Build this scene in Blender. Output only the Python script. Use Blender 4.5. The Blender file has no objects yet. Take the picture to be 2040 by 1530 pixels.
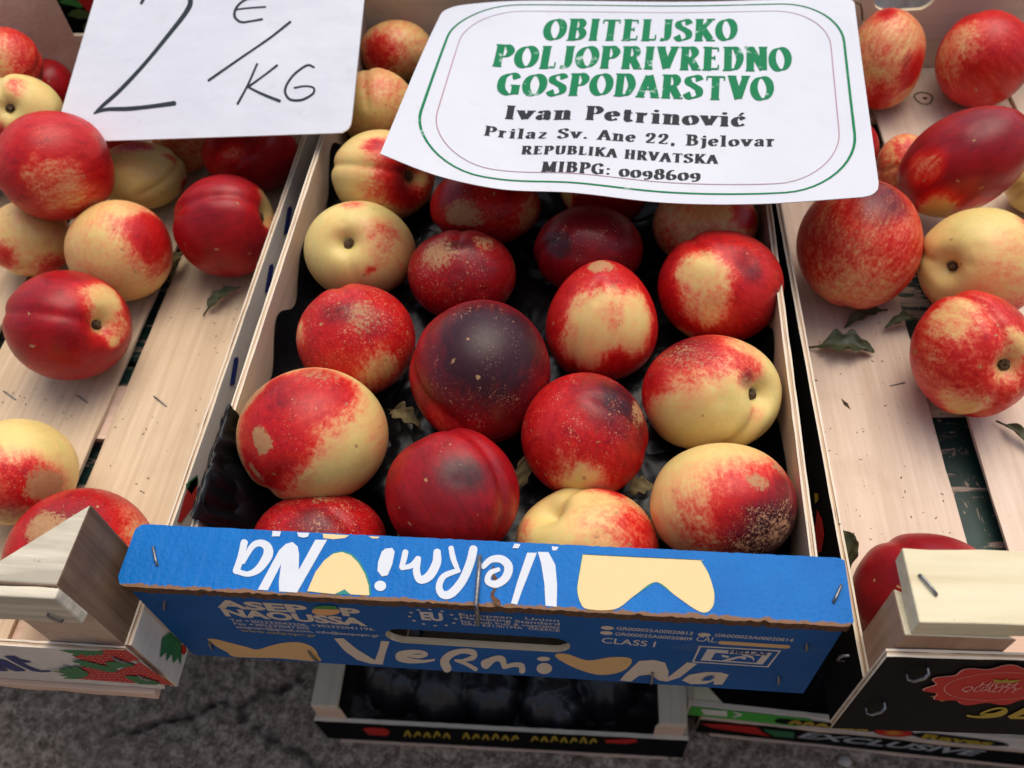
import bpy, math, random
import numpy as np
from mathutils import Vector, Matrix, Euler

# ------------------------------------------------------------------ camera, world, light, exposure
scene = bpy.context.scene
CAM = np.array([0.19975877, -0.13891936, 0.33843165])
ROT = [math.radians(a) for a in (36.72921277, 3.49959432, 4.80029308)]
FPX = 1774.88                      # focal length in photo pixels (photo is 2040 x 1530)
cd = bpy.data.cameras.new('camera'); cam = bpy.data.objects.new('camera', cd)
scene.collection.objects.link(cam)
cam.location = CAM; cam.rotation_euler = ROT
cd.sensor_fit = 'HORIZONTAL'; cd.sensor_width = 36; cd.lens = FPX / 2040 * 36
cd.clip_start = 0.01; cd.clip_end = 500
cd.dof.use_dof = True; cd.dof.focus_distance = 0.405; cd.dof.aperture_fstop = cd.lens / 2.6
scene.camera = cam

SUN_EL, SUN_AZ = math.radians(68), math.radians(20)     # soft high light from beyond the stall
world = bpy.data.worlds.new('World'); scene.world = world; world.use_nodes = True
wn = world.node_tree
bg = wn.nodes['Background']
sky = wn.nodes.new('ShaderNodeTexSky'); sky.sky_type = 'NISHITA'; sky.sun_disc = False
sky.sun_elevation = SUN_EL; sky.sun_rotation = SUN_AZ; sky.dust_density = 4.0; sky.air_density = 1.0; sky.ozone_density = 0.6
wn.links.new(sky.outputs[0], bg.inputs[0]); bg.inputs[1].default_value = 0.148
sl = bpy.data.lights.new('sun', 'SUN'); sl.energy = 1.4; sl.angle = math.radians(60); sl.color = (1.0, 0.93, 0.82)
so = bpy.data.objects.new('sun', sl); scene.collection.objects.link(so)
sd = Vector((math.sin(SUN_AZ) * math.cos(SUN_EL), math.cos(SUN_AZ) * math.cos(SUN_EL), math.sin(SUN_EL)))
so.rotation_euler = sd.to_track_quat('Z', 'Y').to_euler(); so.location = (0, 1, 3)
scene.view_settings.view_transform = 'Standard'; scene.view_settings.look = 'None'
scene.view_settings.gamma = 1.0; scene.view_settings.exposure = 0.30; scene.view_settings.use_curve_mapping = False
scene.cycles.max_bounces = 4; scene.cycles.diffuse_bounces = 3; scene.cycles.glossy_bounces = 2; scene.cycles.transmission_bounces = 0
scene.cycles.caustics_reflective = False; scene.cycles.caustics_refractive = False

random.seed(7); rng = np.random.default_rng(7)
COL = scene.collection
RM = np.array(Euler(ROT, 'XYZ').to_matrix())

# ------------------------------------------------------------------ surveying helpers (where a photographed point lies on a real plane)
def ray(x, y): return RM @ np.array([(x - 1020) / FPX, -(y - 765) / FPX, -1.0])
def PZ(x, y, z): d = ray(x, y); return CAM + d * ((z - CAM[2]) / d[2])
def PY(x, y, Y): d = ray(x, y); return CAM + d * ((Y - CAM[1]) / d[1])
def PX(x, y, X): d = ray(x, y); return CAM + d * ((X - CAM[0]) / d[0])
def PP(x, y, p0, n): d = ray(x, y); return CAM + d * (np.dot(p0 - CAM, n) / np.dot(d, n))
def proj(P):
    q = (np.asarray(P) - CAM) @ RM
    return np.stack([1020 + FPX * q[..., 0] / -q[..., 2], 765 - FPX * q[..., 1] / -q[..., 2]], -1)

# ------------------------------------------------------------------ object helpers
def empty(name, loc, label=None, cat=None, group=None):
    o = bpy.data.objects.new(name, None); COL.objects.link(o); o.location = loc; o.empty_display_size = .02
    tag(o, label, cat, group); return o
def tag(o, label=None, cat=None, group=None, kind=None):
    if label: o['label'] = label
    if cat: o['category'] = cat
    if group: o['group'] = group
    if kind: o['kind'] = kind
    return o
def rootmat(p):
    m = p.matrix_basis.copy()
    return m if p.parent is None else rootmat(p.parent) @ p.matrix_parent_inverse @ m
def put(name, me, parent=None, world=None):
    """link a mesh whose coordinates are world coordinates (or world matrix given)"""
    o = bpy.data.objects.new(name, me); COL.objects.link(o)
    if parent:
        o.parent = parent; o.matrix_parent_inverse = rootmat(parent).inverted()
    if world is not None: o.matrix_basis = world
    return o
def mesh(name, V, Fc, mats=(), mi=None, smooth=False):
    me = bpy.data.meshes.new(name); me.from_pydata([tuple(map(float, v)) for v in V], [], [tuple(f) for f in Fc])
    for m in mats: me.materials.append(m)
    if mi is not None: me.polygons.foreach_set('material_index', mi)
    if smooth: me.polygons.foreach_set('use_smooth', [True] * len(me.polygons))
    me.update(); return me

class MB:
    def __init__(s): s.V = []; s.F = []; s.M = []
    def add(s, V, Fc, m=0):
        b = len(s.V); s.V += [tuple(map(float, v)) for v in V]
        for f in Fc: s.F.append(tuple(i + b for i in f)); s.M.append(m)
    def box(s, x0, x1, y0, y1, z0, z1, m=0, ms=None, seg=None, jit=0.0, warp=0.0, fm=None):
        """box, optionally cut into segments along its long axis; jit roughens the sawn edges. ms = materials for (x-,x+,y-,y+,z-,z+)"""
        lo = [x0, y0, z0]; hi = [x1, y1, z1]
        ax = max(range(3), key=lambda i: hi[i] - lo[i]) if seg else 0
        n = seg or 1; a, b = [(1, 2), (2, 0), (0, 1)][ax]
        V = []; ph = random.random() * 9
        for i in range(n + 1):
            t = i / n
            for (ca, cb) in ((0, 0), (1, 0), (1, 1), (0, 1)):
                p = [0, 0, 0]; p[ax] = lo[ax] + (hi[ax] - lo[ax]) * t
                p[a] = (hi if ca else lo)[a] + random.uniform(-jit, jit); p[b] = (hi if cb else lo)[b] + random.uniform(-jit, jit)
                if i in (0, n): p[ax] += random.uniform(-jit, jit)
                if warp: p[2] += warp * math.sin(ph + 3.1 * t) * .5 + warp * math.sin(ph * 2 + 7.3 * t) * .3
                V.append(p)
        Fc = [(0, 3, 2, 1), tuple(4 * n + k for k in (0, 1, 2, 3))]; mm = [ax * 2, ax * 2 + 1]
        side = [b * 2, a * 2 + 1, b * 2 + 1, a * 2]
        for i in range(n):
            for k in range(4):
                k2 = (k + 1) % 4
                Fc.append((4 * i + k, 4 * i + k2, 4 * i + 4 + k2, 4 * i + 4 + k)); mm.append(side[k])
        base = len(s.V); s.V += [tuple(v) for v in V]
        for f, q in zip(Fc, mm):
            s.F.append(tuple(i + base for i in f)); s.M.append(ms[q] if ms else m)
    def build(s, name, mats, parent=None, smooth=False, bevel=0, world=None):
        me = mesh(name, s.V, s.F, mats, s.M, smooth)
        o = put(name, me, parent, world)
        if bevel:
            b = o.modifiers.new('bevel', 'BEVEL'); b.width = bevel; b.segments = 2; b.limit_method = 'ANGLE'
        return o

# ------------------------------------------------------------------ materials
def newmat(name):
    m = bpy.data.materials.new(name); m.use_nodes = True
    nt = m.node_tree; return m, nt, nt.nodes['Principled BSDF']
def nd(nt, typ, ins=None, **kw):
    n = nt.nodes.new(typ)
    for k, v in kw.items(): setattr(n, k, v)
    for k, v in (ins or {}).items():
        if isinstance(v, bpy.types.NodeSocket): nt.links.new(v, n.inputs[k])
        else: n.inputs[k].default_value = v
    return n
def mth(nt, op, a, b=None, c=None, clamp=False):
    n = nt.nodes.new('ShaderNodeMath'); n.operation = op; n.use_clamp = clamp
    for i, v in enumerate((a, b, c)):
        if v is None: continue
        if isinstance(v, bpy.types.NodeSocket): nt.links.new(v, n.inputs[i])
        else: n.inputs[i].default_value = v
    return n.outputs[0]
def mix(nt, f, a, b, mode='MIX'):
    n = nt.nodes.new('ShaderNodeMix'); n.data_type = 'RGBA'; n.blend_type = mode
    for i, v in ((0, f), (6, a), (7, b)):
        if isinstance(v, bpy.types.NodeSocket): nt.links.new(v, n.inputs[i])
        else: n.inputs[i].default_value = (*v, 1) if i > 0 and len(v) == 3 else v
    return n.outputs[2]
def ramp(nt, f, stops, interp='LINEAR'):
    n = nt.nodes.new('ShaderNodeValToRGB'); nt.links.new(f, n.inputs[0]); r = n.color_ramp; r.interpolation = interp
    while len(r.elements) < len(stops): r.elements.new(.5)
    for e, (p, c) in zip(r.elements, stops):
        e.position = p; e.color = (*c, 1) if not isinstance(c, (int, float)) else (c, c, c, 1)
    return n.outputs[0]
def coords(nt, scale=(1, 1, 1), rand=True, kind='Object'):
    tc = nt.nodes.new('ShaderNodeTexCoord')
    src = tc.outputs[kind]
    if rand:
        oi = nt.nodes.new('ShaderNodeObjectInfo')
        sc_ = nt.nodes.new('ShaderNodeVectorMath'); sc_.operation = 'SCALE'; sc_.inputs[0].default_value = (3.1, 5.7, 4.3)
        nt.links.new(oi.outputs['Random'], sc_.inputs['Scale'])
        ad = nt.nodes.new('ShaderNodeVectorMath'); ad.operation = 'ADD'
        nt.links.new(src, ad.inputs[0]); nt.links.new(sc_.outputs[0], ad.inputs[1]); src = ad.outputs[0]
    mp = nt.nodes.new('ShaderNodeMapping'); mp.inputs['Scale'].default_value = scale; nt.links.new(src, mp.inputs['Vector'])
    return mp.outputs[0]
def noise(nt, vec, scale, detail=4, rough=.55, dist=0):
    n = nd(nt, 'ShaderNodeTexNoise', {'Vector': vec, 'Scale': scale, 'Detail': detail, 'Roughness': rough, 'Distortion': dist})
    return n.outputs['Fac']
def bump(nt, bs, h, strength, dist=.001):
    b = nd(nt, 'ShaderNodeBump', {'Height': h, 'Strength': strength, 'Distance': dist}); nt.links.new(b.outputs[0], bs.inputs['Normal'])
def setc(nt, bs, col, rough=.6, spec=.4):
    if isinstance(col, bpy.types.NodeSocket): nt.links.new(col, bs.inputs['Base Color'])
    else: bs.inputs['Base Color'].default_value = (*col, 1)
    if isinstance(rough, bpy.types.NodeSocket): nt.links.new(rough, bs.inputs['Roughness'])
    else: bs.inputs['Roughness'].default_value = rough
    bs.inputs['Specular IOR Level'].default_value = spec

def wood(name, c1, c2, axis, grain=1.0, dirt=.15, dirtcol=(.12, .07, .04), rough=.7, speck=True, fine=1.0):
    m, nt, bs = newmat(name)
    sc = [260 * fine, 260 * fine, 260 * fine]; sc['xyz'.index(axis)] = 9
    v = coords(nt, sc); g = noise(nt, v, 1, 5, .6, .4)
    sc2 = [28, 28, 28]; sc2['xyz'.index(axis)] = 2.2
    g2 = noise(nt, coords(nt, sc2), 1, 3, .5, .6)
    f = mth(nt, 'ADD', mth(nt, 'MULTIPLY', mth(nt, 'SUBTRACT', g, .5), 1.1 * grain), g2)
    col = ramp(nt, f, [(.25, c1), (.75, c2)])
    st = noise(nt, coords(nt), 22, 5, .65)
    col = mix(nt, mth(nt, 'MULTIPLY', ramp(nt, st, [(.52, 0), (.78, 1)]), dirt), col, dirtcol)
    if speck:
        sp = noise(nt, coords(nt), 420, 2, .5)
        sp2 = noise(nt, coords(nt), 60, 2, .5)
        col = mix(nt, mth(nt, 'MULTIPLY', mth(nt, 'MULTIPLY', ramp(nt, sp, [(.70, 0), (.76, 1)]), ramp(nt, sp2, [(.5, 0), (.6, 1)])), .6), col, dirtcol)
    setc(nt, bs, col, rough, .15); bump(nt, bs, g, .25, .0006)
    return m
VEN_Y = wood('veneer_wood_lengthwise', (.54, .40, .255), (.67, .52, .35), 'y', 1.3, .28, (.30, .21, .15))
VEN_R = wood('stained_veneer_wood', (.60, .46, .345), (.74, .60, .47), 'y', .9, .30, (.36, .22, .13))
VEN_X = wood('veneer_wood_crosswise', (.58, .40, .29), (.72, .53, .40), 'x', .9)
PALE = wood('pale_ply_wood', (.60, .50, .36), (.72, .64, .50), 'y', .8, .2, (.30, .20, .12))
PALE_X = wood('pale_ply_wood_crosswise', (.66, .55, .42), (.80, .71, .56), 'x', .8, .25, (.30, .20, .12))
CORE = wood('brown_ply_core', (.40, .26, .15), (.60, .43, .28), 'y', 1.3, .4)
CORE_X = wood('brown_ply_core_crosswise', (.42, .28, .16), (.66, .48, .32), 'x', 1.3, .4)
PINE = wood('pale_pine_wood', (.60, .51, .32), (.74, .67, .46), 'x', 1.0, .10, (.35, .22, .10), fine=.5)
PINE_OLD = wood('weathered_pine_wood', (.38, .34, .26), (.66, .60, .46), 'x', 1.3, .35, (.16, .12, .09), fine=.6)
BROWNPOST = wood('tan_post_wood', (.36, .215, .135), (.50, .315, .205), 'z', .9, .2)
DIRTYPOST = wood('grimy_post_wood', (.11, .065, .042), (.21, .135, .088), 'z', 1.2, .7, (.05, .03, .02))
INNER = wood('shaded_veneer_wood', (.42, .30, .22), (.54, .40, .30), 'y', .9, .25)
GREYWALL = wood('whitewashed_ply', (.54, .51, .46), (.66, .63, .57), 'y', .6, .25, (.28, .24, .2))

def ink(name, col, rough=.55, wear=.0, wearcol=(.6, .5, .4), var=.25, spec=.12):
    m, nt, bs = newmat(name)
    n = noise(nt, coords(nt, rand=False), 120, 4)
    c = mix(nt, mth(nt, 'MULTIPLY', n, var), col, tuple(x * .6 for x in col))
    if wear:
        w = noise(nt, coords(nt, rand=False), 300, 5, .7)
        c = mix(nt, ramp(nt, w, [(.72 - wear * .2, 0), (.76 - wear * .2, 1)]), c, wearcol)
    setc(nt, bs, c, rough, spec); return m

def blue_paint(name, ledge):
    m, nt, bs = newmat(name)
    v = coords(nt, rand=False)
    n = noise(nt, v, 26, 5, .6); n2 = noise(nt, v, 500, 3, .6)
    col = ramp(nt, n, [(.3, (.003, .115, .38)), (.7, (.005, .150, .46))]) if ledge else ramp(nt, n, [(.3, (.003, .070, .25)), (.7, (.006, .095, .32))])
    # rubbed, chipped paint shows the board
    ch = noise(nt, v, 150, 6, .75)
    pos = nd(nt, 'ShaderNodeSeparateXYZ', {0: nt.nodes['Texture Coordinate'].outputs['Object']})
    if ledge:
        e = mth(nt, 'SUBTRACT', .0022, pos.outputs[1]); e = mth(nt, 'MULTIPLY', e, 160)
        k = mth(nt, 'ADD', ch, e)
        col = mix(nt, ramp(nt, k, [(.56, 0), (.60, 1)]), col, (.20, .105, .055))
        sp = noise(nt, v, 90, 3); col = mix(nt, mth(nt, 'MULTIPLY', ramp(nt, sp, [(.74, 0), (.78, 1)]), .6), col, (.35, .2, .12))
        setc(nt, bs, col, .45, .13)
        vo = nd(nt, 'ShaderNodeTexNoise', {'Vector': v, 'Scale': 520, 'Detail': 3, 'Roughness': .6})
        bump(nt, bs, mth(nt, 'ADD', vo.outputs['Fac'], mth(nt, 'MULTIPLY', noise(nt, v, 160, 2), .8)), .55, .0009)
    else:
        a = noise(nt, coords(nt, (14, 14, 40), rand=False), 1, 4, .6)
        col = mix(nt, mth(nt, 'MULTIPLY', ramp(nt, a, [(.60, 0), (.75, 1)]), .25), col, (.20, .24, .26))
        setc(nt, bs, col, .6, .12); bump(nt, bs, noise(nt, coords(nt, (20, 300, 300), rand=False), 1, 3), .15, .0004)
    return m
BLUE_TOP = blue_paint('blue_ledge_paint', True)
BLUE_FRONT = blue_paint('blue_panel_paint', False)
def fibre():
    m, nt, bs = newmat('brown_fibreboard'); v = coords(nt, rand=False)
    n = noise(nt, v, 420, 6, .75); col = ramp(nt, n, [(.3, (.075, .038, .022)), (.7, (.22, .12, .07))])
    setc(nt, bs, col, .9, .1); bump(nt, bs, n, .9, .0015); return m
FIBRE = fibre()
WHITE_INK = ink('white_print', (.62, .65, .68), .5, .12, (.10, .25, .50))
CREAM_INK = ink('cream_print', (.62, .53, .42), .5, .0)
FINE_INK = ink('fine_cream_print', (.60, .56, .50), .5, .0)
PEACH_INK = ink('peach_print', (.76, .55, .27), .45, .05, (.45, .30, .16), .15)
PEACH_DARK = ink('dull_peach_print', (.66, .42, .18), .5)
TEAL_INK = ink('green_outline_print', (.03, .22, .18), .45)
YELLOW_INK = ink('mustard_print', (.42, .34, .07), .5)
ORANGE_INK = ink('orange_print', (.75, .40, .16), .5)
LEAF_INK = ink('leaf_green_print', (.06, .25, .06), .5)
STRAW_RED = ink('strawberry_red_print', (.50, .030, .025), .5, var=.4)
STRAW_GREEN = ink('strawberry_leaf_print', (.045, .20, .075), .5, var=.9)
SEED = ink('pale_seed_print', (.72, .45, .40), .5)
NAVY = ink('navy_print', (.018, .03, .16), .5)
BLACKP = ink('black_panel_print', (.0045, .0045, .0055), .6, .03, (.12, .09, .06), spec=.05)
GOLD = ink('gold_print', (.42, .30, .03), .5)
ROSE = ink('rosette_red_print', (.52, .018, .015), .45)
ROSE_LINE = ink('rosette_line_print', (.80, .36, .30), .5)
GREENP = ink('bright_green_print', (.07, .40, .05), .5)
WHITEP = wood('white_printed_board', (.60, .55, .50), (.72, .68, .63), 'x', .5, .2)
GREYPRINT = ink('grey_print', (.42, .44, .46), .5)
CUTWOOD = wood('freshly_cut_wood', (.62, .46, .26), (.85, .72, .48), 'x', 1.4, .2)

def steel():
    m, nt, bs = newmat('dark_steel_wire'); n = noise(nt, coords(nt), 700, 3)
    setc(nt, bs, ramp(nt, n, [(.4, (.16, .16, .17)), (.7, (.30, .28, .27))]), .38, .5); bs.inputs['Metallic'].default_value = .8; return m
STEEL = steel()

def film():
    m, nt, bs = newmat('black_plastic_film'); v = coords(nt)
    n1 = noise(nt, v, 30, 2, .45, .3)
    h = mth(nt, 'ABSOLUTE', mth(nt, 'SUBTRACT', n1, .5))
    setc(nt, bs, (.004, .004, .005), .30, .25); bump(nt, bs, mth(nt, 'ADD', h, mth(nt, 'MULTIPLY', noise(nt, v, 160, 2), .03)), .50, .012); return m
FILM = film()

def paper(name, dirt, k):
    m, nt, bs = newmat(name); v = coords(nt, rand=False)
    n = noise(nt, v, 14, 5, .6)
    col = ramp(nt, n, [(.3, (.68 * k, .70 * k, .75 * k)), (.7, (.75 * k, .765 * k, .80 * k))])
    s1 = noise(nt, v, 260, 3, .6); s2 = noise(nt, v, 24, 3, .6)
    k = mth(nt, 'MULTIPLY', ramp(nt, s1, [(.68, 0), (.74, 1)]), ramp(nt, s2, [(.52, 0), (.66, 1)]))
    col = mix(nt, mth(nt, 'MULTIPLY', k, dirt), col, (.28, .20, .13))
    sm = noise(nt, v, 55, 4, .65)
    col = mix(nt, mth(nt, 'MULTIPLY', ramp(nt, sm, [(.60, 0), (.74, 1)]), dirt * .5), col, (.45, .42, .40))
    setc(nt, bs, col, .42, .4)
    bump(nt, bs, noise(nt, coords(nt, (18, 30, 18), rand=False), 1, 3, .5), .55, .003)
    return m
CARD = paper('white_card', .45, .95); LAMI = paper('laminated_white_sheet', .5, .79)
def green_ink():
    m, nt, bs = newmat('worn_green_print'); v = coords(nt, rand=False)
    n = noise(nt, v, 85, 4, .6)
    col = mix(nt, ramp(nt, n, [(.62, 0), (.71, 1)]), (.004, .165, .060), (.38, .52, .45))
    setc(nt, bs, col, .5, .1); return m
GREEN_TXT = green_ink()
BLACK_TXT = ink('black_text_print', (.018, .02, .024), .4)
MAUVE = ink('mauve_line_print', (.42, .25, .30), .4)
MARKER = ink('black_marker_ink', (.035, .045, .052), .5, var=.5)

def fruit_mat():
    m, nt, bs = newmat('nectarine_skin')
    v = coords(nt, (30, 30, 30))
    vs = coords(nt, (56, 56, 7))
    at = lambda n: nd(nt, 'ShaderNodeAttribute', attribute_name=n).outputs['Fac']
    b, d, r, fr = at('blush'), at('dark'), at('russet'), at('freckle')
    ns = noise(nt, vs, 5.5, 4, .62, .2); nf = noise(nt, v, 17, 3, .7); nl = noise(nt, v, 1.6, 3, .6)
    mid = mth(nt, 'ADD', mth(nt, 'MULTIPLY', mth(nt, 'POWER', mth(nt, 'MULTIPLY', mth(nt, 'MULTIPLY', b, mth(nt, 'SUBTRACT', 1.0, b)), 4.0), 1.6), .85), .13)
    j = mth(nt, 'ADD', mth(nt, 'MULTIPLY', mth(nt, 'SUBTRACT', ns, .5), .80), mth(nt, 'MULTIPLY', mth(nt, 'SUBTRACT', nf, .5), .80))
    f = mth(nt, 'ADD', b, mth(nt, 'MULTIPLY', j, mid))
    f = mth(nt, 'ADD', f, mth(nt, 'MULTIPLY', mth(nt, 'MULTIPLY', mth(nt, 'SUBTRACT', nl, .5), mid), .40))
    f = mth(nt, 'ADD', f, mth(nt, 'MULTIPLY', ramp(nt, noise(nt, v, 1.7, 2), [(.45, 0), (.75, 1)]), .10))
    red = ramp(nt, f, [(.0, (.76, .63, .22)), (.10, (.82, .61, .22)), (.24, (.83, .46, .18)), (.38, (.80, .27, .125)), (.52, (.74, .10, .052)), (.68, (.63, .020, .014)), (.84, (.50, .008, .010)), (1.0, (.25, .005, .010))])
    red = mix(nt, 1.0, red, ramp(nt, mth(nt, 'ADD', mth(nt, 'MULTIPLY', nl, .6), mth(nt, 'MULTIPLY', nf, .4)), [(.3, (.80, .78, .74)), (.7, (1.0, 1.0, 1.0))]), 'MULTIPLY')
    # purple-black sun blush; also the shade painted on one nectarine
    dk = mth(nt, 'ADD', d, mth(nt, 'MULTIPLY', mth(nt, 'SUBTRACT', ns, .5), mth(nt, 'MULTIPLY', d, .6)))
    col = mix(nt, ramp(nt, dk, [(.06, 0), (.9, .97)]), red, (.026, .007, .011))
    # pale lenticels / sugar speckle
    wv = nd(nt, 'ShaderNodeVectorMath', {0: v, 1: nd(nt, 'ShaderNodeVectorMath', {0: nd(nt, 'ShaderNodeTexNoise', {'Vector': v, 'Scale': 18.0, 'Detail': 1.0}).outputs['Color'], 'Scale': .10}, operation='SCALE').outputs[0]}, operation='ADD').outputs[0]
    vn = noise(nt, v, 3.0, 2)
    for sc_, amp, k, mx in ((17.0, .62, .60, .68), (38.0, .80, .70, .58)):
        vo = nd(nt, 'ShaderNodeTexVoronoi', {'Vector': wv, 'Scale': sc_}, feature='F1')
        rnd = nd(nt, 'ShaderNodeSeparateColor', {0: vo.outputs['Color']}).outputs[0]
        th = mth(nt, 'ADD', mth(nt, 'MULTIPLY', fr, amp), mth(nt, 'MULTIPLY', mth(nt, 'SUBTRACT', vn, .54), k))
        th = mth(nt, 'MULTIPLY', th, mth(nt, 'ADD', rnd, .25))
        dot = ramp(nt, mth(nt, 'SUBTRACT', th, vo.outputs['Distance']), [(.0, 0), (.10, 1)])
        col = mix(nt, mth(nt, 'MULTIPLY', dot, mx), col, (.60, .30, .16))
    # russet scarring: grainy, dense at the heart of a patch and broken at its rim
    rn = noise(nt, v, 16, 6, .8, .2)
    rk = mth(nt, 'ADD', mth(nt, 'MULTIPLY', r, .52), mth(nt, 'SUBTRACT', rn, .70))
    ru = mth(nt, 'MULTIPLY', ramp(nt, rk, [(.0, 0), (.12, 1)]), ramp(nt, r, [(.02, 0), (.25, 1)]))
    rcol = mix(nt, nf, (.26, .135, .055), (.56, .33, .15))
    col = mix(nt, mth(nt, 'MULTIPLY', ru, .85), col, rcol)
    ro = mth(nt, 'ADD', mth(nt, 'MULTIPLY', nf, .18), mth(nt, 'MULTIPLY', ru, .22)); ro = mth(nt, 'ADD', ro, .27)
    setc(nt, bs, col, ro, .27)
    bs.inputs['Subsurface Weight'].default_value = .14; bs.inputs['Subsurface Radius'].default_value = (1.0, .25, .12); bs.inputs['Subsurface Scale'].default_value = .006
    bump(nt, bs, noise(nt, v, 20, 2), .10, .0006)
    return m
SKIN = fruit_mat()
def simple(name, c1, c2, scale, rough=.7, spec=.3, bmp=.3, dist=.001):
    m, nt, bs = newmat(name); n = noise(nt, coords(nt), scale, 5, .65)
    setc(nt, bs, ramp(nt, n, [(.3, c1), (.7, c2)]), rough, spec); bump(nt, bs, n, bmp, dist); return m
FILM2 = simple('dull_black_film', (.012, .012, .015), (.03, .03, .036), 40, .33, .6, .5, .006)
STEM = simple('dry_stem', (.03, .02, .012), (.20, .13, .07), 700, .9, .1, .8)
LEAF = simple('wilted_leaf', (.045, .055, .025), (.11, .115, .055), 160, .6, .3)
LEAF_D = simple('dry_brown_leaf', (.085, .065, .03), (.19, .15, .07), 160, .7, .2)
LEAF_G = simple('dark_green_leaf', (.035, .045, .018), (.085, .095, .045), 140, .45, .4)
BITS = simple('dry_crumbs', (.03, .02, .015), (.14, .09, .05), 400, .9, .1)

def table_paint():
    m, nt, bs = newmat('peeling_green_paint')
    v = coords(nt, (16, 75, 75)); n = noise(nt, v, 1, 8, .72, .5)
    sc = noise(nt, coords(nt, (130, 40, 40)), 1, 4, .7, 1.2)
    base = ramp(nt, noise(nt, coords(nt), 40, 4), [(.3, (.006, .022, .018)), (.7, (.014, .050, .038))])
    under = ramp(nt, noise(nt, coords(nt, (30, 300, 300)), 1, 3), [(.3, (.22, .15, .11)), (.7, (.38, .28, .22))])
    col = mix(nt, ramp(nt, n, [(.525, 0), (.545, 1)]), base, under)
    col = mix(nt, mth(nt, 'MULTIPLY', ramp(nt, sc, [(.60, 0), (.63, 1)]), .85), col, under)
    setc(nt, bs, col, .5, .35); bump(nt, bs, n, .4, .001); return m
TABLE = table_paint()
def ground_mat():
    m, nt, bs = newmat('worn_asphalt')
    v = coords(nt, rand=False)
    n1 = noise(nt, v, 95, 3, .7); n2 = noise(nt, v, 330, 2, .7); n3 = noise(nt, v, 7, 5, .6)
    col = ramp(nt, mth(nt, 'ADD', mth(nt, 'MULTIPLY', n1, .6), mth(nt, 'MULTIPLY', n2, .4)), [(.38, (.10, .070, .048)), (.5, (.29, .22, .16)), (.60, (.56, .44, .335))])
    col = mix(nt, ramp(nt, n3, [(.35, 0), (.7, .5)]), col, (.12, .095, .074))
    vo = nd(nt, 'ShaderNodeTexVoronoi', {'Vector': v, 'Scale': 120.0}, feature='F1')
    peb = ramp(nt, vo.outputs['Distance'], [(.14, 1), (.20, 0)])
    col = mix(nt, mth(nt, 'MULTIPLY', peb, ramp(nt, noise(nt, v, 30, 2), [(.55, 0), (.7, .5)])), col, (.30, .24, .20))
    cr = nd(nt, 'ShaderNodeAttribute', attribute_name='crack').outputs['Fac']
    col = mix(nt, mth(nt, 'MULTIPLY', cr, .8), col, (.022, .018, .015))
    setc(nt, bs, col, .85, .25); bump(nt, bs, mth(nt, 'ADD', n1, mth(nt, 'MULTIPLY', n2, .5)), .7, .003); return m
GROUND = ground_mat()
BAGBLUE = simple('pale_blue_plastic', (.55, .62, .68), (.74, .80, .84), 60, .3, .5, .6, .006)
WALLM = simple('sky_block_dark', (.20, .18, .16), (.30, .28, .25), 5, .9, .2)  # dark surface of the added sky-blocking wall

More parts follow.
